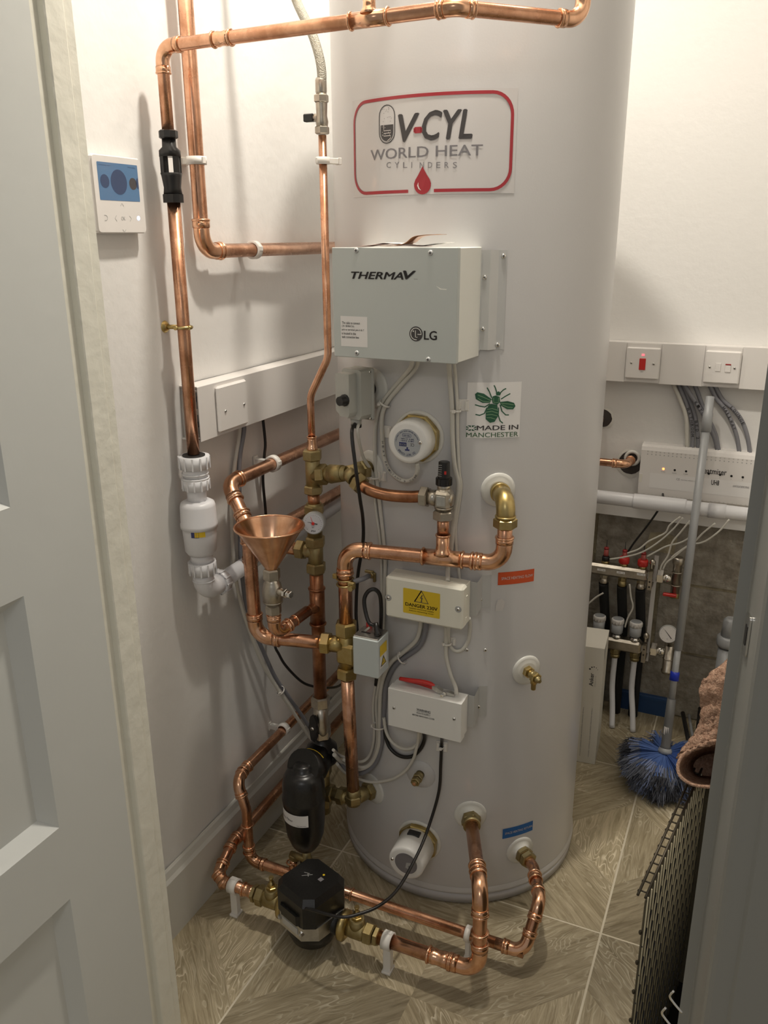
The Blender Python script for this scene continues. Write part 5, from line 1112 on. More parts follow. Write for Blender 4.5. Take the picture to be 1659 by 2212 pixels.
cab('white cable from the connection box running down the tank left of the heater', [(891, 776, 'y', 1.40), (886, 795, 'y', 1.42), (861, 825, 'c', .006), (825, 871, 'c', .006), (811, 922, 'c', .006), (811, 1000, 'c', .005), (818, 1069, 'c', .005), (826, 1141, 'c', .005), (832, 1213, 'c', .005), (829, 1300, 'c', .005), (822, 1450, 'c', .014), (813, 1520, 'c', .005), (816, 1590, 'c', .005), (806, 1640, 'c', .008), (780, 1658, 'c', .03), (740, 1640, 'c', .06)], .0040, 'cable_white')
t, hq = cab('white printed cable looping into the underside of the upper immersion heater', [(903, 776, 'y', 1.41), (898, 795, 'y', 1.43), (868, 830, 'c', .006), (837, 868, 'c', .006), (825, 900, 'c', .008), (826, 945, 'c', .007), (831, 992, 'c', .007), (846, 1022, 'c', .009), (872, 1039, 'c', .014), (893, 1034, 'c', .020), (902, 1016, 'c', .030), (901, 1000, 'c', .035)], .0042, 'cable_white')
sp_ = smooth_path(hq, 10); 
def on_cable(s, pts, i0, step, h, mt, t, r, side=1):
    acc = 0; k = i0
    for ch in s:
        if ch != ' ':
            P = pts[k]; d = (pts[min(k+1, len(pts)-1)]-P).normalized(); nn = (CAM-P).normalized(); nn = (nn-d*nn.dot(d)).normalized(); up = nn.cross(d)*side
            txt(ch, (lambda P, d, nn, up: lambda u, v: P+nn*(r+.0003)+d*u+up*v)(P, d, nn, up), (-step*.4, -h/2, step*.4, h/2), mt, t, 'lettering', .02)
        a = 0
        while a < step and k < len(pts)-1: a += (pts[k+1]-pts[k]).length; k += 1
on_cable('HEAT RESISTANT 3 CORE', sp_, 52, .0055, .0034, 'grey_print', t, .0042)
cab('white cable from the connection box to the top of the cream junction box, left one', [(969, 781, 'y', 1.41), (972, 820, 'c', .010), (977, 886, 'c', .007), (978, 950, 'c', .006), (983, 1010, 'c', .006), (991, 1050, 'c', .006), (982, 1110, 'c', .006), (975, 1180, 'c', .008), (968, 1225, 'c', .018), (967, 1256, 'y', 1.412)], .0046, 'cable_white')
cab('white cable from the connection box to behind the cream junction box, right one', [(981, 781, 'y', 1.42), (985, 825, 'c', .008), (988, 880, 'c', .008), (989, 960, 'c', .005), (992, 1020, 'c', .005), (996, 1052, 'c', .005), (989, 1105, 'c', .005), (984, 1141, 'c', .005), (986, 1189, 'c', .005), (992, 1247, 'c', .010), (993, 1265, 'c', .012)], .0030, 'cable_white')
cab('white cable sweeping left from under the cream junction box', [(909, 1335, 'y', 1.425), (907, 1360, 'c', .010), (897, 1385, 'c', .008), (867, 1412, 'c', .008), (845, 1430, 'c', .010), (830, 1458, 'c', .012), (822, 1497, 'c', .010), (820, 1560, 'c', .009), (818, 1610, 'c', .010), (802, 1648, 'c', .014), (772, 1662, 'c', .035), (742, 1650, 'c', .055), (722, 1630, 'y', 1.41)], .0048, 'cable_white')
cab('grey cable sweeping left from under the cream junction box', [(920, 1340, 'y', 1.43), (919, 1362, 'c', .010), (906, 1397, 'c', .007), (864, 1428, 'c', .005), (846, 1450, 'c', .005), (834, 1481, 'c', .006), (830, 1527, 'c', .006), (827, 1572, 'c', .006), (822, 1617, 'c', .006), (808, 1652, 'c', .010), (778, 1671, 'c', .03), (744, 1658, 'c', .055), (722, 1624, 'y', 1.43)], .0052, 'cable_grey')
cab('white cable between the two junction boxes, straight one on the right', [(963, 1352, 'y', 1.42), (963, 1380, 'c', .016), (964, 1420, 'c', .012), (974, 1460, 'c', .020), (984, 1484, 'y', 1.415), (986, 1500, 'y', 1.408)], .0040, 'cable_white')
cab('white cable looping beneath the right end of the cream junction box', [(969, 1352, 'y', 1.42), (969, 1386, 'c', .007), (981, 1405, 'c', .006), (998, 1404, 'c', .006), (1011, 1384, 'c', .006), (1015, 1352, 'c', .010), (1013, 1335, 'c', .015)], .0038, 'cable_white')
cab('black cable looping under the white junction box', [(831, 1565, 'c', .006), (833, 1590, 'c', .006), (843, 1616, 'c', .006), (864, 1633, 'c', .006), (889, 1634, 'c', .006), (908, 1618, 'c', .006), (917, 1596, 'c', .008), (915, 1578, 'y', 1.425)], .0042, 'black')
cab('white cable looping inside the black loop under the white junction box', [(829, 1550, 'c', .012), (834, 1580, 'c', .013), (847, 1603, 'c', .013), (870, 1617, 'c', .013), (892, 1615, 'c', .013), (905, 1600, 'c', .012), (909, 1578, 'y', 1.42)], .0036, 'cable_white')
cab('thin white cable crossing in front of the small brass fitting', [(905, 1576, 'y', 1.412), (903, 1600, 'c', .020), (898, 1622, 'c', .018), (892, 1641, 'c', .014), (876, 1664, 'c', .012), (852, 1681, 'c', .012), (825, 1688, 'c', .014), (799, 1689, 'c', .022), (773, 1682, 'c', .035), (745, 1668, 'c', .055), (728, 1650, 'y', 1.42)], .0034, 'cable_white')
cab('black pump cable hanging from the white junction box to the pump', [(955, 1586, 'y', 1.42), (954, 1605, 'c', .006), (952, 1650, 'c', .006), (948, 1710, 'c', .010), (927, 1783, 'c', .035), (903, 1843, 'y', 1.36), (861, 1918, 'y', 1.27), (818, 1957, 'y', 1.21), (770, 1976, 'y', 1.175), (740, 1981, 'y', 1.160), (712, 1976, 'y', 1.158), (684, 1968, 'y', 1.163), (655, 1961, 'y', 1.175), (634, 1954, 'y', 1.20)], .0034, 'black')
cab('black flexible cable arching over the grey actuator box', [V(a2_.x-.0145, YA+.026, a1_.z+.018), (798, 1346, 'y', 1.378), (789, 1319, 'y', 1.385), (787, 1294, 'y', 1.39), (795, 1278, 'y', 1.395), (808, 1273, 'y', 1.40), (819, 1282, 'y', 1.405), (823, 1303, 'y', 1.41), (823, 1345, 'y', 1.42), (818, 1420, 'c', .016), (812, 1480, 'c', .012)], .0042, 'black')
cab('black cable dropping from the left trunking behind the funnel', [(568, 905, 'x', -1.022), (573, 956, 'x', -1.02), (571, 986, 'x', -1.022), (568, 1037, 'x', -1.022), (574, 1107, 'x', -1.02), (580, 1200, 'x', -1.02), (583, 1290, 'x', -1.015), (592, 1385, 'x', -.985), (603, 1414, 'x', -.975), (619, 1440, 'x', -.965), (651, 1472, 'x', -.95), (678, 1483, 'x', -.94), (705, 1486, 'x', -.94), (735, 1480, 'x', -.95), (760, 1450, 'x', -.97)], .0034, 'black')
cab('grey cable dropping from the left trunking beside the white waste trap', [(526, 905, 'x', -1.012), (527, 932, 'x', -1.012), (519, 980, 'x', -1.015), (516, 1028, 'x', -1.018), (517, 1065, 'x', -1.018), (518, 1140, 'x', -1.02), (520, 1209, 'x', -1.02), (529, 1290, 'x', -1.02), (545, 1350, 'x', -1.015), (570, 1410, 'x', -1.01), (594, 1462, 'x', -1.0), (620, 1500, 'x', -.985), (657, 1553, 'x', -.96), (690, 1604, 'x', -.93)], .0050, 'cable_grey')
cab('white cable dropping from the left trunking beside the grey one', [(518, 905, 'x', -1.018), (517, 940, 'x', -1.018), (508, 1000, 'x', -1.022), (501, 1066, 'x', -1.022), (501, 1140, 'x', -1.022), (505, 1214, 'x', -1.022), (515, 1280, 'x', -1.02), (533, 1345, 'x', -1.015), (560, 1418, 'x', -1.008), (582, 1460, 'x', -1.0), (609, 1502, 'x', -.985), (636, 1542, 'x', -.97), (663, 1583, 'x', -.95), (690, 1620, 'x', -.93)], .0044, 'cable_white')
def tie(label, P, d, r, n=None, pad=0, group=None):
    P = Vector(P); d = Vector(d).normalized(); t = thing('cable_tie', label, 'cable tie', tuple(P), group); f = M(); rows = []
    S, T, _ = frame_of(P, d)
    for rr_ in (r, r+.0013):
        for w2 in (-.0018, .0018): rows.append([P+(S*math.cos(a)+T*math.sin(a))*rr_+d*w2 for a in [2*PI*i/18 for i in range(18)]])
    f.sheet([rows[0], rows[1], rows[3], rows[2], rows[0]], True, True); nn = Vector(n) if n is not None else -S; f.obox(P+nn*(r+.001), d, nn, d.cross(nn), .003, .0025, .0035, .0008); f.build('strap', 'clip_plastic', t)
    return t
def pad(label, px, py, s=.011):
    P = cyl(px, py); n = nrm(P); T = V(-n.y, n.x, 0); t = thing('tie_mount', label, 'cable mount', tuple(P))
    f = M(); f.obox(P+n*.0012, T, n, ZU, s, .0012, s, .0005); f.obox(P+n*.003+T*(s*.65), T, n, ZU, s*.25, .0025, s*.8, .0005); f.obox(P+n*.003-T*(s*.65), T, n, ZU, s*.25, .0025, s*.8, .0005); f.build('adhesive_pad', 'clip_plastic', t); return P
pad('cream adhesive cable mount beside the bee sticker', 1000, 875); tie('cable tie round the two cables beside the bee sticker', cyl(984, 887, .008), ZU, .0095, (0, -1, 0))
pad('cream adhesive cable mount left of the upper immersion heater', 836, 932, .012); pad('cream adhesive cable mount below and left of the upper immersion heater', 827, 1028, .010)
tie('cable tie where the cables from the connection box first meet', cyl(831, 872, .007), (.5, 0, .9), .0105, (-.8, -.6, 0)); tie('cable tie on the bundle below and left of the upper immersion heater', cyl(810, 1032, .006), ZU, .0085, (-.7, -.7, 0))
tie('cable tie on the white and grey cables between the junction boxes', cyl(868, 1421, .008), (.75, 0, .6), .0125, (-.3, -.4, .8)); tie('cable tie on the bundle left of the white junction box', cyl(818, 1568, .009), ZU, .0145, (-.9, -.4, 0))
pad('cream adhesive cable mount right of the cable between the junction boxes', 975, 1385, .009); tie('cable tie under the right half of the cream junction box', cyl(966, 1390, .012), ZU, .0080, (-.7, -.7, 0))
pad('cream adhesive cable mount under the white junction box', 955, 1612, .012); tie('cable tie on the black pump cable', cyl(953, 1615, .006), ZU, .0045, (0, -1, 0))
tie('cable tie on the two cables slanting down left wall', at(606, 1492, x=-.988), (.3, .6, -.7), .0110, (.4, -.9, 0)); tie('cable tie high on the grey and white cables left of the pipes', at(514, 986, x=-1.017), ZU, .0105, (.4, -.9, 0)) if 0 else None
# ================================================================== BACK WALL
YT = 2.420
bt_ = thing('cable_trunking', 'white plastic trunking across the back wall under the bare plaster', 'trunking', (-.2, YT+.02, 1.063))
zA, zB = at(1314, 822, y=YT).z, at(1314, 738, y=YT).z
M().box((-.75, YT+.002, zA), (.25, WB-.0225, zB)).build('channel', 'plate', bt_)
xs = [-.75, at(1352, 780, y=YT).x, at(1427, 780, y=YT).x, at(1521, 790, y=YT).x, at(1601, 790, y=YT).x, .25]
for i in (0, 2, 4): M().box((xs[i]+.001, YT, zA-.001), (xs[i+1]-.001, YT+.0025, zB+.001), .0006).build('lid', 'plate', bt_)
for i in (1, 3): M().box((xs[i]+.001, YT, zA+.002), (xs[i+1]-.001, YT+.002, zB-.002)).build('lid', 'plate', bt_)
def plate_sw(i, label):
    t = thing('switch', label, 'switch', ((xs[i]+xs[i+1])/2, YT, zA)); xa_, xb_ = xs[i]+.001, xs[i+1]-.001; zc = (zA+zB)/2
    M().box((xa_, YT-.0095, zc-.0435), (xb_, YT-.0002, zc+.0435), .0035).build('faceplate', 'plate', t); return t, (xa_+xb_)/2, zc
t, xc, zc = plate_sw(1, 'white switch plate with a red rocker switch and red neon')
for k in (-1, 1): screw(t, V(xc+.030*k, YT-.0097, zc), -YD, .0032, 'steel')
M().box((xc-.0085, YT-.0115, zc-.018), (xc+.0085, YT-.0094, zc+.014), .001).build('rocker', 'red', t, label='red rocker'); M().box((xc-.0035, YT-.0105, zc+.021), (xc+.0035, YT-.0094, zc+.026), .0005).build('neon', 'led_red', t)
txt('OFF', lambda u, v: V(u, YT-.0098, v), (xc-.004, zc-.0245, xc+.004, zc-.022), 'grey_print', t)
t, xc, zc = plate_sw(3, 'white fused outlet plate on the back trunking, right of the red rocker')
for k in (-1, 1): screw(t, V(xc+.031*k, YT-.0097, zc), -YD, .0032, 'steel')
M().box((xc-.017, YT-.0110, zc-.011), (xc-.003, YT-.0094, zc+.012), .001).build('fuse_carrier', 'plate', t); M().box((xc+.007, YT-.0115, zc-.012), (xc+.022, YT-.0094, zc+.010), .0015).build('rocker', 'plate', t); M().box((xc+.0075, YT-.0120, zc+.007), (xc+.0215, YT-.0094, zc+.0105), .0005).build('rocker_mark', 'dark_red', t)
# wiring centre
YH = 2.428
hc = thing('wiring_centre', 'wide white wiring centre box with a row of indicator lights', 'wiring box', (-.13, YH+.02, .75))
xh0, xh1 = at(1379, 1045, y=YH).x, .115; zh1 = at(1390, 972, y=YH).z; zh0 = at(1378, 1066, y=YH).z; zt5 = zh1+.016
prof = [(0, zh0), (0, zh1), (.004, zh1+.010), (.012, zt5), (.0415, zt5), (.0415, zh0-.012), (.006, zh0-.012)]
f = M(); f.prism([(a, b) for a, b in prof], V(xh0, YH, 0), YD, ZU, XD, xh1-xh0); f.build('case', 'plate', hc)
rb_ = M(); n_r = 34
for i in range(n_r): x = xh0+.018+(xh1-xh0-.03)*i/(n_r-1); rb_.add([V(x-.0016, YH+.0002, zh1-.006), V(x+.0016, YH+.0002, zh1-.006), V(x+.0016, YH-.0014, zh1), V(x-.0016, YH-.0014, zh1), V(x-.0016, YH+.003, zh1+.011), V(x+.0016, YH+.003, zh1+.011), V(x+.0016, YH+.011, zt5+.001), V(x-.0016, YH+.011, zt5+.001), V(x-.0016, YH+.036, zt5+.001), V(x+.0016, YH+.036, zt5+.001)], [(0, 1, 2, 3), (3, 2, 5, 4), (4, 5, 6, 7), (7, 6, 9, 8)])
rb_.build('ribs', 'plate', hc)
dk = M(); 
for i in range(n_r): x = xh0+.018+(xh1-xh0-.03)*i/(n_r-1); dk.add([V(x-.0015, YH-.0003, zh1-.012), V(x+.0015, YH-.0003, zh1-.012), V(x+.0015, YH-.0003, zh1-.0095), V(x-.0015, YH-.0003, zh1-.0095)], [(0, 1, 2, 3)]); dk.add([V(x-.0015, YH+.006, zh0-.0115), V(x+.0015, YH+.006, zh0-.0115), V(x+.0015, YH-.0003, zh0+.002), V(x-.0015, YH-.0003, zh0+.002)], [(0, 1, 2, 3)])
dk.build('slots', 'grey_cap', hc)
hm = lambda off: (lambda u, v: V(u, YH-off, v))
M().box((xh0-.001, YH-.0005, zh0+.034), (xh0+.010, YH+.006, zh0+.062), .001).build('side_catch', 'plate', hc)
M().box((xh0+.001, YH-.0007, zh0+.036), (xh0+.009, YH, zh0+.060)).build('catch_recess', 'card', hc)
poly2(hm(.0004), [rrect(xh0+.030, zh0+.022, xh1-.01, zh0+.066, .003)], 'label_white', hc, 'front_label')
for i in range(8):
    px = 1433+24.2*i+.3*i; P = at(px, 1013+(px-1433)*.105, y=YH-.001); poly2(hm(.0010), [circ(P.x, P.z, .0032, None, 14)], 'led_orange' if i == 0 else 'black', hc, 'indicator_light', label='glowing orange indicator' if i == 0 else None)
    lb = ('POWER', 'BOILER', 'PUMP')[i] if i < 3 else str(i-2); w2 = .006 if i < 3 else .0009; txt(lb, hm(.0010), (P.x-w2, P.z-.010, P.x+w2, P.z-.0075), 'grey_print', hc)
a, b = at(1524, 1024, y=YH), at(1570, 1017, y=YH); txt('heatmiser', hm(.0010), (at(1514, 1020, y=YH).x, a.z-.001+.003, b.x, b.z+.003), 'dark_print', hc, 'lettering', .01)
a = at(1536, 1047, y=YH); b = at(1554, 1038, y=YH); txt('UH8', hm(.0010), (a.x, a.z, b.x, b.z), 'dark_print', hc, 'lettering', .03)
a = at(1461, 1037, y=YH); txt('CE', hm(.0010), (a.x, a.z, a.x+.009, a.z+.006), 'grey_print', hc); txt('HEATING WIRING CENTRE', hm(.0010), (a.x+.012, a.z+.001, a.x+.062, a.z+.0035), 'grey_print', hc); txt('ALWAYS ISOLATE BEFORE OPENING', hm(.0010), (at(1583, 1050, y=YH).x, at(1583, 1052, y=YH).z, at(1583, 1050, y=YH).x+.042, at(1583, 1052, y=YH).z+.006), 'grey_print', hc)
# cables between trunking and wiring centre
def bcab(label, pts, mt, text=None, i0=20):
    q = [at(px, py, y=y) for px, py, y in pts]; t = thing('electric_cable', label, 'cable', tuple(q[-1])); M().tube(smooth_path(q, 8), .0058, 10).build('sheath', mt, t)
    if text: on_cable(text, smooth_path(q, 12), i0, .0085, .0075, 'dark_print', t, .0058, 1)
bcab('cream cable leftmost of those dropping into the wiring centre', [(1450, 815, 2.46), (1457, 835, 2.455), (1470, 865, 2.45), (1482, 900, 2.447), (1484, 935, 2.447), (1484, 965, 2.447)], 'cable_white')
bcab('grey cable marked BATHROOM entering the wiring centre', [(1462, 815, 2.46), (1471, 842, 2.455), (1484, 875, 2.452), (1494, 910, 2.450), (1496, 940, 2.448), (1495, 968, 2.448)], 'cable_grey', 'BATHROOM', 27)
bcab('grey cable marked BED 2 entering the wiring centre', [(1470, 815, 2.46), (1481, 845, 2.458), (1494, 875, 2.455), (1503, 905, 2.452), (1507, 940, 2.450), (1508, 968, 2.450)], 'cable_grey', 'BED 2', 38)
bcab('grey cable marked KITCHEN passing behind the duster pole', [(1470, 815, 2.445), (1490, 850, 2.44), (1510, 880, 2.438), (1527, 912, 2.438), (1543, 945, 2.442), (1550, 975, 2.445)], 'cable_grey', 'KITCHEN', 20)
bcab('grey cable dropping steeply behind the duster pole head', [(1495, 818, 2.456), (1506, 845, 2.452), (1519, 880, 2.452), (1533, 910, 2.45), (1546, 940, 2.45), (1553, 975, 2.45)], 'cable_grey')
bcab('grey cable marked HALLWAY, second from the right', [(1528, 822, 2.45), (1547, 860, 2.448), (1567, 885, 2.446), (1582, 915, 2.446), (1592, 945, 2.448), (1597, 978, 2.45)], 'cable_grey', 'HALLWAY', 22)
bcab('grey cable marked LOUNGE, rightmost of the group', [(1540, 824, 2.455), (1560, 862, 2.452), (1585, 885, 2.450), (1604, 912, 2.448), (1615, 945, 2.448), (1620, 980, 2.45)], 'cable_grey', 'LOUNGE', 22)
# white pipe in front of the wiring centre's underside
wq = at(1400, 1086, y=2.375); wpp = thing('waste_pipe', 'thick white plastic pipe running across the back wall', 'pipe', (wq.x, 2.375, wq.z)); f = M(); f.tube([V(-.80, 2.375, wq.z+.004), V(.30, 2.375, wq.z-.003)], .0195, 26); f.build('pipe', 'pipe_plastic', wpp)
xk = at(1368, 1080, y=2.375).x; xj = at(1555, 1105, y=2.375).x; M().lathe(V(xk, 2.375, wq.z+.001), XD, [(0, .0210), (.004, .0214), (.14, .0214), (.144, .0205)], 26).build('sleeve', 'pipe_plastic', wpp); M().lathe(V(xj-.03, 2.375, wq.z-.001), XD, [(0, .0208), (.045, .0210)], 26).build('sleeve', 'pipe_plastic', wpp)
# copper stubs into the wall
h1 = at(1366, 992, y=WB-.023); k1 = at(1352, 1003, y=2.405); k1.x = h1.x-.002
run('copper pipe with elbow passing into a hole in the back wall', [V(-.60, 2.405, k1.z), V(h1.x-.004, 2.405, k1.z), V(h1.x-.002, WB-.030, h1.z+.002)], .0112, 'e', rb=.024, L=.018)
M().ring(V(h1.x, WB-.026, h1.z+.004), YD, .019, .005, 22).build('pipe_collar', 'mouldwhite', wb)
h2 = at(1301, 905, y=WB-.023); run('copper stub end in a smaller hole higher on the back wall', [V(h2.x-.10, 2.30, h2.z), V(h2.x-.003, WB-.028, h2.z)], .0118, '')
# plaster drip strip below the hole
# ================================================================== UNDERFLOOR MANIFOLD
YMF = 2.366
mf = thing('underfloor_manifold', 'steel underfloor heating manifold with two bars on the block wall', 'manifold', (-.26, YMF+.02, .2))
zu = at(1340, 1238, y=YMF).z; xu = at(1397, 1248, y=YMF).x; zl_ = at(1352, 1398, y=YMF).z; xl_ = at(1384, 1404, y=YMF).x
M().box((-.62, YMF, zu-.018), (xu, YMF+.036, zu+.018), .007).build('flow_bar', 'nickel', mf); M().box((-.62, YMF, zl_-.020), (xl_, YMF+.038, zl_+.020), .007).build('return_bar', 'nickel', mf)
for px, py in ((1299, 1231), (1341, 1237), (1385, 1241)):
    P = at(px, py, y=YMF-.0006); poly2(lambda u, v: V(u, YMF-.0008, v), [[(P.x-.012, P.z-.0035), (P.x+.012, P.z-.0035), (P.x+.012, P.z+.0035), (P.x-.012, P.z+.0035)]], 'label_white', mf, 'bar_label'); txt('3/4 - 16', lambda u, v: V(u, YMF-.0011, v), (P.x-.007, P.z-.0018, P.x+.009, P.z+.0018), 'grey_print', mf)
ym = YMF+.018
for i, px in enumerate((1307, 1347, 1388)):
    x = at(px, 1225, y=ym).x; f = thing('flow_meter', ('dark-collared flow meter leftmost on the upper manifold bar', 'red-collared flow meter, middle one on the upper manifold bar', 'red-collared flow meter, rightmost on the upper manifold bar')[i], 'flow meter', (x, ym, zu+.018), 'flow meters on the manifold')
    b0 = V(x, ym, zu+.018); M().lathe(b0, ZU, [(0, .0115), (.006, .0115), (.008, .0095), (.012, .0095)], 18).build('brass_base', 'brass_bright', f)
    if i: M().lathe(b0+ZU*.008, ZU, [(0, .0135), (.003, .0155), (.016, .0155), (.020, .0125)], 18).build('collar', 'red', f)
    else: M().lathe(b0+ZU*.008, ZU, [(0, .0110), (.010, .0115), (.014, .0100)], 18).build('collar', 'black', f)
    M().lathe(b0+ZU*.024, ZU, [(0, .0078), (.006, .0072), (.022, .0066)], 16).build('sight_tube', 'glass_red' if i else 'glass_red', f); M().lathe(b0+ZU*.044, ZU, [(0, .0070), (.004, .0072), (.007, .005)], 14).build('tube_cap', 'dark_red', f); M().lathe(b0+ZU*.024, ZU, [(0, .0012), (.05, .0012)], 8).build('float_rod', 'black', f)
    t = thing('insulated_pipe', 'black insulated pipe dropping from the upper bar, '+('left', 'middle', 'right')[i]+' of three', 'pipe', (x, 2.42, 0), 'insulated pipes below the upper bar')
    M().tube(smooth_path([V(x, ym, zu-.046), V(x+.001, ym+.010, zu-.08), V(x+.006, 2.425, zl_+.06), V(x+.008, 2.438, zl_), V(x+.008, 2.438, .002)], 5), .0145, 16).build('foam_sleeve', 'foam', t)
    g = M(); g.nut(V(x, ym, zu-.018), -ZU, .012, .0125, .2); g.lathe(V(x, ym, zu-.029), -ZU, [(0, .0118), (.014, .0125), (.018, .0115)], 18); g.build('pipe_adaptor', 'nickel' if i != 1 else 'brass', t)
for i, px in enumerate((1294, 1334, 1374)):
    x = at(px, 1350, y=ym).x; t = thing('valve_actuator', 'grey and white round actuator, '+('left', 'middle', 'right')[i]+' of three on the lower manifold bar', 'actuator', (x, ym, zl_+.02), 'actuators on the lower bar')
    b0 = V(x, ym, zl_+.020); M().lathe(b0, ZU, [(0, .0155), (.006, .0155), (.007, .0135), (.012, .0135)], 22).build('ring_nut', 'chrome', t); M().lathe(b0+ZU*.011, ZU, [(0, .0140), (.003, .0140)], 22).build('adaptor_ring', 'black', t)
    M().lathe(b0+ZU*.014, ZU, [(0, .0150), (.003, .0170), (.032, .0178)], 24).build('body', 'duster_grey', t); M().lathe(b0+ZU*.0455, ZU, [(0, .0182), (.014, .0178), (.016, .0160)], 24).build('cap', 'plate', t); M().lathe(b0+ZU*.0612, ZU, [(0, .0155), (.0006, .0150)], 24).build('cap_disc', 'duster_grey', t)
    for k in range(12): a = 2*PI*k/12; M().obox(b0+V(.0182*math.cos(a), .0182*math.sin(a), .053), V(-math.sin(a), math.cos(a), 0), V(math.cos(a), math.sin(a), 0), ZU, .0012, .0008, .006).build('cap_rib', 'plate', t)
for i, (px, p2) in enumerate(((1328, 1322), (1371, 1368))):
    x = at(px, 1420, y=ym).x; q = at(p2+(-1 if i else 0), 1572 if i == 0 else 1581, z=.0); t = thing('heating_pipe', 'white heating pipe from the lower manifold bar to the floor, '+('left', 'right')[i]+' one', 'pipe', (q.x, q.y, 0))
    M().tube(smooth_path([V(x, ym, zl_-.045), V(x, ym-.002, .13), V((x+q.x)/2+.001, (ym+q.y)/2, .06), V(q.x, q.y, .001)], 6), .0085, 16).build('pipe', 'pipe_plastic', t); g = M(); g.nut(V(x, ym, zl_-.020), -ZU, .016, .0150, .2); g.lathe(V(x, ym, zl_-.036), -ZU, [(0, .0138), (.010, .0138)], 18); g.build('pipe_adaptor', 'brass', t)
# mounting rail and brackets
rx = at(1406, 1290, y=YMF).x
g = M(); g.box((rx-.006, YMF+.052, zl_-.06), (rx+.006, YMF+.056, zu+.05)); g.build('mounting_rail', 'plate', mf)
for z_, s in ((zu, 1), (zl_, 0)):
    x = xu+.010 if s else xl_+.010
    g = M(); g.box((x-.006, YMF-.010, z_-.034), (x+.006, YMF-.007, z_+.020), .001); g.box((x-.006, YMF-.010, z_+.018), (x+.006, YMF+.052, z_+.021)); g.box((x-.006, YMF-.010, z_-.036), (x+.006, YMF+.052, z_-.033)); g.build('bracket', 'nickel', mf)
    for k in (-.010, -.026 if s else .008): M().lathe(V(x, YMF-.0102, z_+k), -YD, [(0, .0028), (.0006, .0026)], 10).build('bracket_hole', 'black', mf)
    g = M(); g.nut(V(xu if s else xl_, ym, z_), XD, .016, .0165); g.nut(V((xu if s else xl_)+.026, ym, z_), XD, .020, .0215, .5); g.lathe(V((xu if s else xl_)+.044, ym, z_), XD, [(0, .0135), (.022, .0125)], 18); g.build('union', 'chrome', mf)
    g = M(); g.lathe(V(x+.001, ym-.004, z_+.024), ZU, [(0, .006), (.012, .0065), (.013, .0085), (.022, .0085), (.028, .004)], 14); g.build('air_vent', 'nickel', mf)
x = xu+.080; g = M(); top = at(1463, 1203, y=ym).z; bt5 = at(1452, 1282, y=ym).z; g.lathe(V(x, ym, bt5), ZU, [(0, .0125), (top-bt5-.022, .0125), (top-bt5-.020, .0155), (top-bt5-.004, .0155), (top-bt5, .012)], 20); g.ring(V(x, ym, zu-.018), ZU, .0130, .0018); g.ring(V(x, ym, zu+.022), ZU, .0130, .0018); g.build('end_column', 'nickel', mf)
M().tube([V(x, ym, bt5+.002), V(x, ym-.004, bt5-.012)], .013, 16).build('drain_cock', 'brass', mf); M().obox(V(x-.012, ym-.016, bt5+.001), XD, YD, ZU, .019, .006, .0045, .002).build('lever', 'red', mf, label='red lever handle')
x2 = xl_+.078; g = M(); b6 = at(1437, 1452, y=ym).z; t6 = at(1440, 1392, y=ym).z; g.lathe(V(x2, ym, b6), ZU, [(0, .015), (.008, .0165), (.010, .0135), (t6-b6, .0135)], 20); g.ring(V(x2, ym, zl_-.020), ZU, .0138, .002); g.build('end_column', 'nickel', mf)
mg = thing('temperature_gauge', 'round white dial gauge on the right end of the lower manifold bar', 'gauge', (x2, ym, t6)); GP = at(1443, 1370, y=YMF-.020); gn = V(.05, -.97, .22).normalized()
M().lathe(GP+V(0, .014, -.003), -gn*-1, [(-.002, .024), (.006, .0265), (.014, .0265), (.016, .0245)], 30).build('casing', 'grey_cap', mg); M().tube([GP+V(0, .010, 0), V(x2, ym, t6-.002)], .006, 12).build('stem', 'nickel', mg)
gs2 = V(1, .05, 0).normalized(); gu2 = gn.cross(gs2); gu2 = gu2 if gu2.z > 0 else -gu2; GF = GP+V(0, .014, -.003)+gn*.0162
gm = lambda off: (lambda u, v: GF+gs2*u+gu2*v+gn*off)
poly2(gm(0), [circ(0, 0, .0243, None, 30)], 'plate', mg, 'dial'); q = M()
for i in range(19): a = math.radians(225-270*i/18); r0_ = .0185 if i % 3 == 0 else .020; strip_into(q, gm(.0004), [(r0_*math.cos(a), r0_*math.sin(a)), (.0215*math.cos(a), .0215*math.sin(a))], .0006)
q.build('tick_marks', 'grey_print', mg); q = M(); strip_into(q, gm(.0007), [(.010, -.012), (0, 0), (-.011, .0125)], [.0026, .0018, .0005]); q.build('needle', 'dark_print', mg); txt('C', gm(.0004), (-.003, -.016, .001, -.012), 'grey_print', mg)
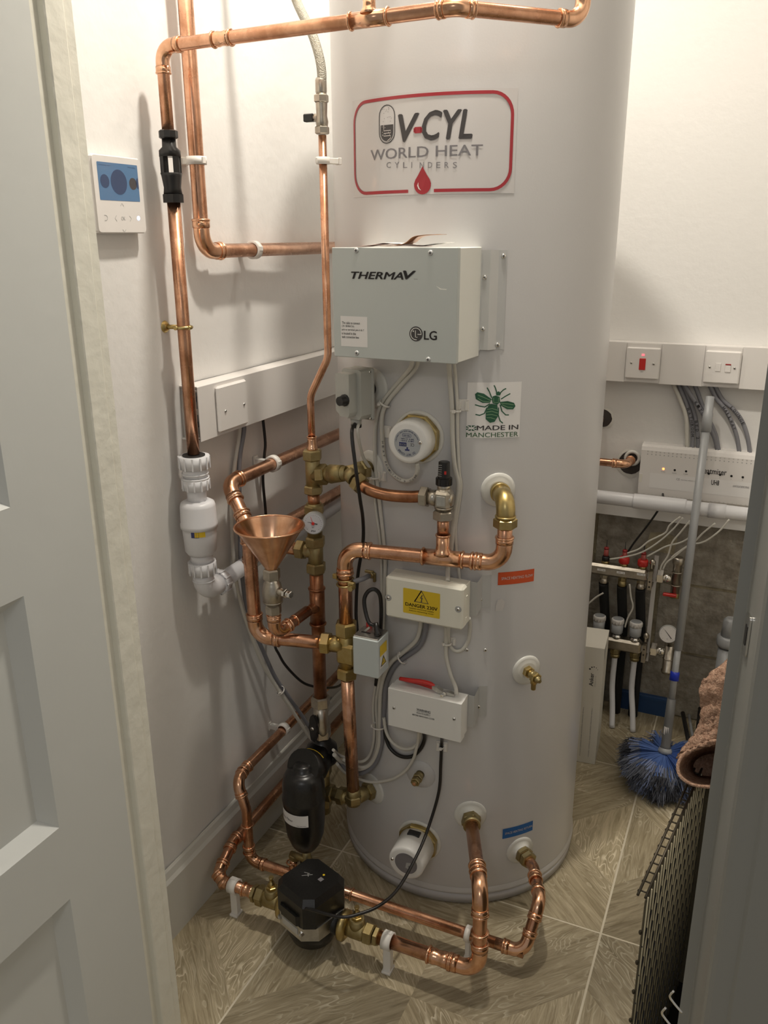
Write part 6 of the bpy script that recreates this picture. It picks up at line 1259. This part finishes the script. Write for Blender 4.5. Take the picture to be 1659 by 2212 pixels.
# thin manifold wires
WR_ = [('thin white wire rising from the left flow meter', [(1262, 1312), (1285, 1292), (1296, 1285), (1303, 1281)]), 
 ('thin white wire from under the pipe to the middle flow meter, upper one', [(1470, 1116), (1447, 1134), (1438, 1150), (1420, 1160), (1400, 1170), (1380, 1186), (1355, 1195)]),
 ('thin white wire sloping down past the red collars to the dark flow meter', [(1475, 1118), (1455, 1142), (1430, 1165), (1400, 1186), (1375, 1197), (1345, 1204), (1317, 1208)]),
 ('thin white wire arching to the rightmost flow meter', [(1505, 1140), (1490, 1160), (1470, 1172), (1440, 1180), (1420, 1190), (1398, 1202)]),
 ('thin white wire falling beside the gauge column, left one', [(1490, 1125), (1470, 1150), (1452, 1172), (1443, 1200), (1430, 1220), (1426, 1232)]),
 ('thin white wire falling beside the gauge column, right one', [(1545, 1130), (1520, 1150), (1500, 1170), (1478, 1185), (1460, 1200), (1440, 1215), (1432, 1230)]),
 ('thin white wire hanging between the insulated pipes', [(1360, 1262), (1363, 1290), (1367, 1312), (1356, 1335), (1350, 1355)]),
 ('thin white wire at far right emerging from under the pipe', [(1575, 1122), (1556, 1145), (1530, 1165), (1512, 1173), (1490, 1177), (1462, 1195), (1450, 1205)])]
for s, pts in WR_: cab(s, [(px, py, 'y', 2.345 if 'meter' in s or 'hanging' in s else 2.335) for px, py in pts], .0024, 'cable_white')
cab('thin black cable dropping from the wiring centre to the middle flow meter', [(1432, 1066, 'y', 2.43), (1431, 1085, 'y', 2.41), (1418, 1108, 'y', 2.40), (1395, 1140, 'y', 2.40), (1370, 1172, 'y', 2.395), (1356, 1193, 'y', 2.39)], .0030, 'black')
# blue board and grey soil pipe behind
a, b = at(1335, 1543, y=2.478), at(1441, 1508, y=2.478); bb_ = thing('blue_board', 'small blue board fixed low on the block wall', 'board', (a.x, 2.478, a.z)); M().box((a.x, 2.470, a.z+.004), (b.x, 2.486, b.z-.002), .001).build('board', 'board_blue', bb_); M().box((a.x, 2.466, b.z-.012), (b.x-.002, 2.470, b.z-.004)).build('top_lip', 'board_blue', bb_)
px_ = at(1570, 1400, y=2.40); sp5 = thing('soil_pipe', 'grey plastic upright pipe with a collar behind the towel', 'pipe', (px_.x, 2.40, 0)); f = M(); f.lathe(V(px_.x, 2.40, .001), ZU, [(0, .024), (px_.z+.0, .024)], 24); f.build('pipe', 'duster_grey', sp5); z5 = at(1565, 1385, y=2.40).z; M().lathe(V(px_.x, 2.40, z5-.012), ZU, [(0, .029), (.008, .031), (.026, .031), (.032, .026)], 24).build('collar', 'duster_grey', sp5); M().lathe(V(px_.x, 2.40, z5+.018), ZU, [(0, .022), (.05, .019), (.058, .012)], 24).build('top_socket', 'duster_grey', sp5)
q0, q1 = at(1475, 1540, y=2.41), at(1493, 1630, y=2.20); fs_ = thing('folding_stand', 'slim black and grey metal leg leaning by the wall behind the duster', 'stand', tuple(q1)); M().tube([q0, V(q1.x, q1.y, max(q1.z, .004))], .0065, 10).build('leg', 'black', fs_); M().tube([q0+V(.018, .004, -.005), V(q1.x+.022, q1.y+.02, .006)], .0045, 10).build('leg', 'duster_grey', fs_, label='grey leg')
q0, q1 = at(1513, 1530, y=2.42), at(1506, 1600, y=2.30); M().tube([q0, V(q1.x, q1.y, max(.005, q1.z))], .007, 10).build('leg', 'black', fs_)
# ================================================================== WHITE CARTON
cb = thing('carton', 'tall white cardboard carton standing between the tank and manifold', 'carton', (-.38, 2.19, 0))
cA = V(-.303, 2.128, 0); cX = V(-.048, -.0045, 0).normalized(); cY = V(-.009, .124, 0).normalized(); ch, cw, cd = .370, .150, .125
cc = cA+cX*cw/2+cY*cd/2+ZU*ch/2; M().obox(cc, cX, cY, ZU, cw/2, cd/2, ch/2, .0008).build('box_body', 'card', cb)
lid = M(); lid.obox(cA+cX*cw/2+cY*cd*.5+ZU*(ch+.0006), cX, cY, ZU, cw/2, cd/2, .0006); lid.build('lid_flap', 'card', cb)
fm_ = lambda off: (lambda u, v: cA+cX*u+ZU*v-cY*off)
au = at(1281, 1482, y=2.126); uA = (V(au.x, au.y, 0)-cA).dot(cX); vA = au.z
am = lambda u, v: fm_(.0005)(uA+.000+(-v), vA+u)      # lettering turned to read upwards
am = lambda u, v: fm_(.0005)(uA-v*-1, vA+u)
am = lambda u, v: cA+cX*(uA+v)+ZU*(vA+u)-cY*.0005
txt('Anker', am, (0, 0, .040, .0115), 'dark_print', cb, 'lettering', .03)
dts = [(.052, .012, .0028), (.058, .007, .0022), (.060, .001, .0018), (.058, -.005, .0014), (.053, -.009, .0010)]
poly2(am, [circ(u, v, r, None, 10) for u, v, r in dts], 'dark_print', cb, 'dot_emblem')
txt('PORTABLE POWER', am, (0, -.006, .034, -.0045), 'grey_print', cb)
for k in range(2): txt('MODEL LISTING AND ADDRESS PRINTED SMALL', am, (-.23, -.004+k*.024, -.07, -.0015+k*.024), 'grey_print', cb)
sm_ = lambda u, v: cA+cY*u+ZU*v-cX*.0005
poly2(sm_, [[(.004, ch-.006), (.012, ch-.045), (.05, ch-.004)], [(.030, .035), (.034, .035), (.060, .10), (.056, .10)], [(.002, .03), (.004, .03), (.03, .045), (.028, .047)]], 'grey_cap', cb, 'flap_gap')
# ================================================================== DUSTER
PT = at(1536, 842, y=2.405); PBt = at(1437, 1618, z=.112)
dsr = thing('duster', 'long-handled blue and grey fibre duster leaning on the back wall, head down', 'duster', (PBt.x, PBt.y, 0)); du = (PT-PBt); dl5 = du.length; du.normalize()
def pt(s): return PBt+du*(dl5*s)
M().tube([pt(.28), pt(.93)], .0110, 18).build('outer_tube', 'duster_grey', dsr); M().tube([pt(.14), pt(.30)], .0088, 18).build('inner_tube', 'duster_grey', dsr)
M().lathe(pt(.885), du, [(0, .0135), (.05, .0128), (.052, .0115), (.095, .0115)], 18).build('hang_cap', 'duster_grey', dsr)
M().lathe(pt(.198), du, [(-.004, .0125), (.012, .0122), (.020, .0120)], 18).build('blue_tape', 'tape_blue', dsr)
M().lathe(pt(0), du, [(.0, .016), (.010, .013), (.07, .0120), (.085, .0125), (.140, .0115)], 18).build('socket', 'duster_dark', dsr)
M().lathe(PBt, du, [(-.010, .019), (-.003, .0185), (.003, .0155), (.006, .013)], 24).build('hub', 'duster_grey', dsr)
s_p = pt(.045); nn = V(-.45, -.89, 0).normalized(); M().sheet([[s_p+V(-nn.y, nn.x, 0)*.0128*math.sin(a)*-1+nn*.0128*math.cos(a)+du*k for a in (-.7, -.35, 0, .35)] for k in (0, .022)], True).build('sticker', 'label_white', dsr)
rnd = random.Random(3); mb = {k: M() for k in ('fibre_blue', 'fibre_light', 'fibre_grey', 'fibre_dark')}
def strand(mm, a, b, r0_, r1):
    d = (b-a).normalized(); S, T, _ = frame_of(a, d); n = 3
    mm.add([a+(S*math.cos(2*PI*j/n)+T*math.sin(2*PI*j/n))*r0_ for j in range(n)]+[b+(S*math.cos(2*PI*j/n)+T*math.sin(2*PI*j/n))*r1 for j in range(n)], [(j, (j+1) % n, n+(j+1) % n, n+j) for j in range(n)])
Hc = PBt-du*.010; cl_ = [ (rnd.random()*2*PI, rnd.random()) for _ in range(210)]
for i in range(8200):
    ca, cq_ = cl_[i % 210]; a = ca+rnd.gauss(0, .07); el = (-1.25+1.36*cq_)+rnd.gauss(0, .07)
    d = V(math.cos(a)*math.cos(el), math.sin(a)*math.cos(el), math.sin(el)); L = (.100+.022*rnd.random()+.010*math.sin(ca*7))*(1.0 if el < 0 else 1.02)
    p0 = Hc+d*.012; p1 = Hc+d*L*.60+V(0, 0, -.006); p2 = Hc+d*L*.82+V(rnd.gauss(0, .003), rnd.gauss(0, .003), -.016+rnd.gauss(0, .002)); p3 = Hc+d*L+V(rnd.gauss(0, .005), rnd.gauss(0, .005), -.030+rnd.gauss(0, .004))
    pp = [p0, p1, p2, p3]
    for q in pp: q.z = max(q.z, .003+rnd.random()*.008)
    strand(mb['fibre_blue'], pp[0], pp[1], .0016, .0014); k1 = rnd.random(); strand(mb['fibre_light' if k1 < .45 else ('fibre_blue' if k1 < .65 else 'fibre_grey')], pp[1], pp[2], .0015, .0014)
    k2 = (cq_*7.3+ca) % 1; strand(mb['fibre_grey' if k2 < .40 else ('fibre_dark' if k2 < .86 else 'fibre_light')], pp[2], pp[3], .0015, .0005)
for k, mm in mb.items(): mm.build('fibres', k, dsr, kind='stuff')
# ================================================================== WIRE BASKET AND TOWEL
wk = thing('wire_basket', 'dark wire-sided basket standing on the floor behind the right door jamb', 'basket', (.10, 1.25, 0))
zr_ = .55; BA = at(1395, 1940, z=zr_); BE = at(1502, 1694, z=zr_); BA.z = BE.z = 0; bd_ = (BE-BA); bd_.normalize(); BE = BE+bd_*.11; far = (BE-BA).length; bn = V(bd_.y, -bd_.x, 0); wdt = .30; BC = BE
for k in (.0005, .0115): M().tube([BA-bn*k+ZU*zr_, BC-bn*k+ZU*zr_], .0020, 10).build('rim_rail', 'wire', wk)
nr = 19
for i in range(nr): p = BA+bd_*(far*(i+.5)/nr); M().tube([p+ZU*zr_, p+ZU*zr_-bn*.0115], .0013, 6).build('rim_rung', 'wire', wk); M().ball(p+ZU*(zr_-.002)-bn*.0130, .0021, (1, 1, 1.5), 8, 6).build('wire_knot', 'wire', wk)
M().obox(BA+bd_*far/2+ZU*(zr_-.006)/2+ZU*.004, bd_, bn, ZU, far/2, .0011, (zr_-.014)/2).build('side_lining', 'basket', wk)
nw = 22
for i in range(nw): p = BA+bd_*(.004+far*i/nw); M().tube([p+bn*.0022+ZU*.012, p+bn*.0022+ZU*(zr_-.001)], .0013, 8).build('upright_wire', 'wire_light', wk)
sl_ = M()
for i in range(nw):
    for j in range(9): c = BA+bd_*(.004+far*(i+.5)/nw)+bn*.0016+ZU*(.035+.054*j+.018*(i % 3)); sl_.obox(c, (bd_*.75+ZU*.66).normalized(), bn, (ZU*.75-bd_*.66).normalized(), .0135, .0014, .0028)
sl_.build('dark_slots', 'black', wk, kind='stuff')
for j in range(9): M().ball(BA-bd_*.001-bn*.002+ZU*(.04+.056*j), .0026, (1, 1, 1.7), 8, 6).build('wire_knot', 'wire', wk)
M().obox(BC+bn*wdt/2+ZU*zr_/2, bn, bd_, ZU, wdt/2, .0012, zr_/2-.01).build('back_lining', 'basket', wk); M().obox(BA+bd_*far/2+bn*wdt/2+ZU*.006, bd_, bn, ZU, far/2, wdt/2, .003).build('base', 'black', wk); M().obox(BA+bd_*far/2+bn*wdt+ZU*zr_/2, bd_, bn, ZU, far/2, .0012, zr_/2-.01).build('side_lining', 'basket', wk)  # black base holds the darkness under the basket in its colour
for i, (px, py) in enumerate(((1436, 2192), (1453, 2156), (1468, 2120))):
    c = at(px, py, x=-.008+.004*i); M().tube(smooth_path([c+V(0, .0, .007), c+V(-.0022, 0, .001), c+V(.001, 0, -.004), c+V(.008, -.002, -.009)], 5), .0009, 8).build('hook', 'chrome', wk)
tw = thing('towel', 'brown towelling cloth hanging over the basket, its lower end rolled open', 'towel', tuple(at(1530, 1695, y=1.30)))
from mathutils import noise as NZ
rnd = random.Random(5)
def jit(p, s=.0011): return p+V(rnd.gauss(0, s), rnd.gauss(0, s), rnd.gauss(0, s))
c0 = at(1536, 1652, y=1.27); sc = (c0-CAM).dot(FW)/FPX; nv = (CAM-c0).normalized(); axr = (RT*math.cos(.22)+UP*math.sin(.22)); ayr = nv.cross(axr).normalized(); ayr = ayr if ayr.z > 0 else -ayr
def er(c, k, n=34): return [jit(c+axr*(73*sc*k*math.cos(2*PI*i/n))+ayr*(44*sc*k*math.sin(2*PI*i/n)), .0003) for i in range(n)]
rl = [er(c0, 1.0), er(c0-nv*.020, 1.0), er(c0-nv*.045, .98), er(c0-nv*.075, .92), er(c0-nv*.105, .80), er(c0-nv*.15, .62)]
f = M(); f.sheet(rl, True, True); f.add(rl[-1], [tuple(range(34))]); f.build('rolled_end', 'towel', tw, solid=.005)
LE = [(1463, 1640), (1466, 1630), (1480, 1612), (1499, 1592), (1512, 1566), (1516, 1545), (1514, 1518), (1513, 1492), (1519, 1472), (1540, 1453), (1566, 1433), (1580, 1420)]
RE = [(1604, 1592), (1606, 1584), (1612, 1570), (1620, 1555), (1626, 1535), (1630, 1515), (1634, 1495), (1638, 1475), (1644, 1455), (1650, 1440), (1660, 1425), (1668, 1412)]
rows = []
for i in range((len(LE)-1)*5+1):
    a = i/5; k = min(int(a), len(LE)-2); t_ = a-k; L0 = (LE[k][0]+(LE[k+1][0]-LE[k][0])*t_, LE[k][1]+(LE[k+1][1]-LE[k][1])*t_); R0_ = (RE[k][0]+(RE[k+1][0]-RE[k][0])*t_, RE[k][1]+(RE[k+1][1]-RE[k][1])*t_); row = []
    yb = 1.262+.004*a
    for j in range(25):
        u = j/24; px = L0[0]+(R0_[0]-L0[0])*u; py = L0[1]+(R0_[1]-L0[1])*u-(8*math.sin(PI*u) if a < 1 else 0)
        bulge = .020*math.sin(PI*min(u*1.2, 1))+.006*NZ.noise(V(u*5, a*1.1, 0))+.0022*NZ.noise(V(u*30, a*12, 3)); row.append(jit(at(px, py, y=yb+.018-bulge), .0009))
    rows.append(row)
M().sheet(rows, True).build('hanging_cloth', 'towel', tw, solid=.006)
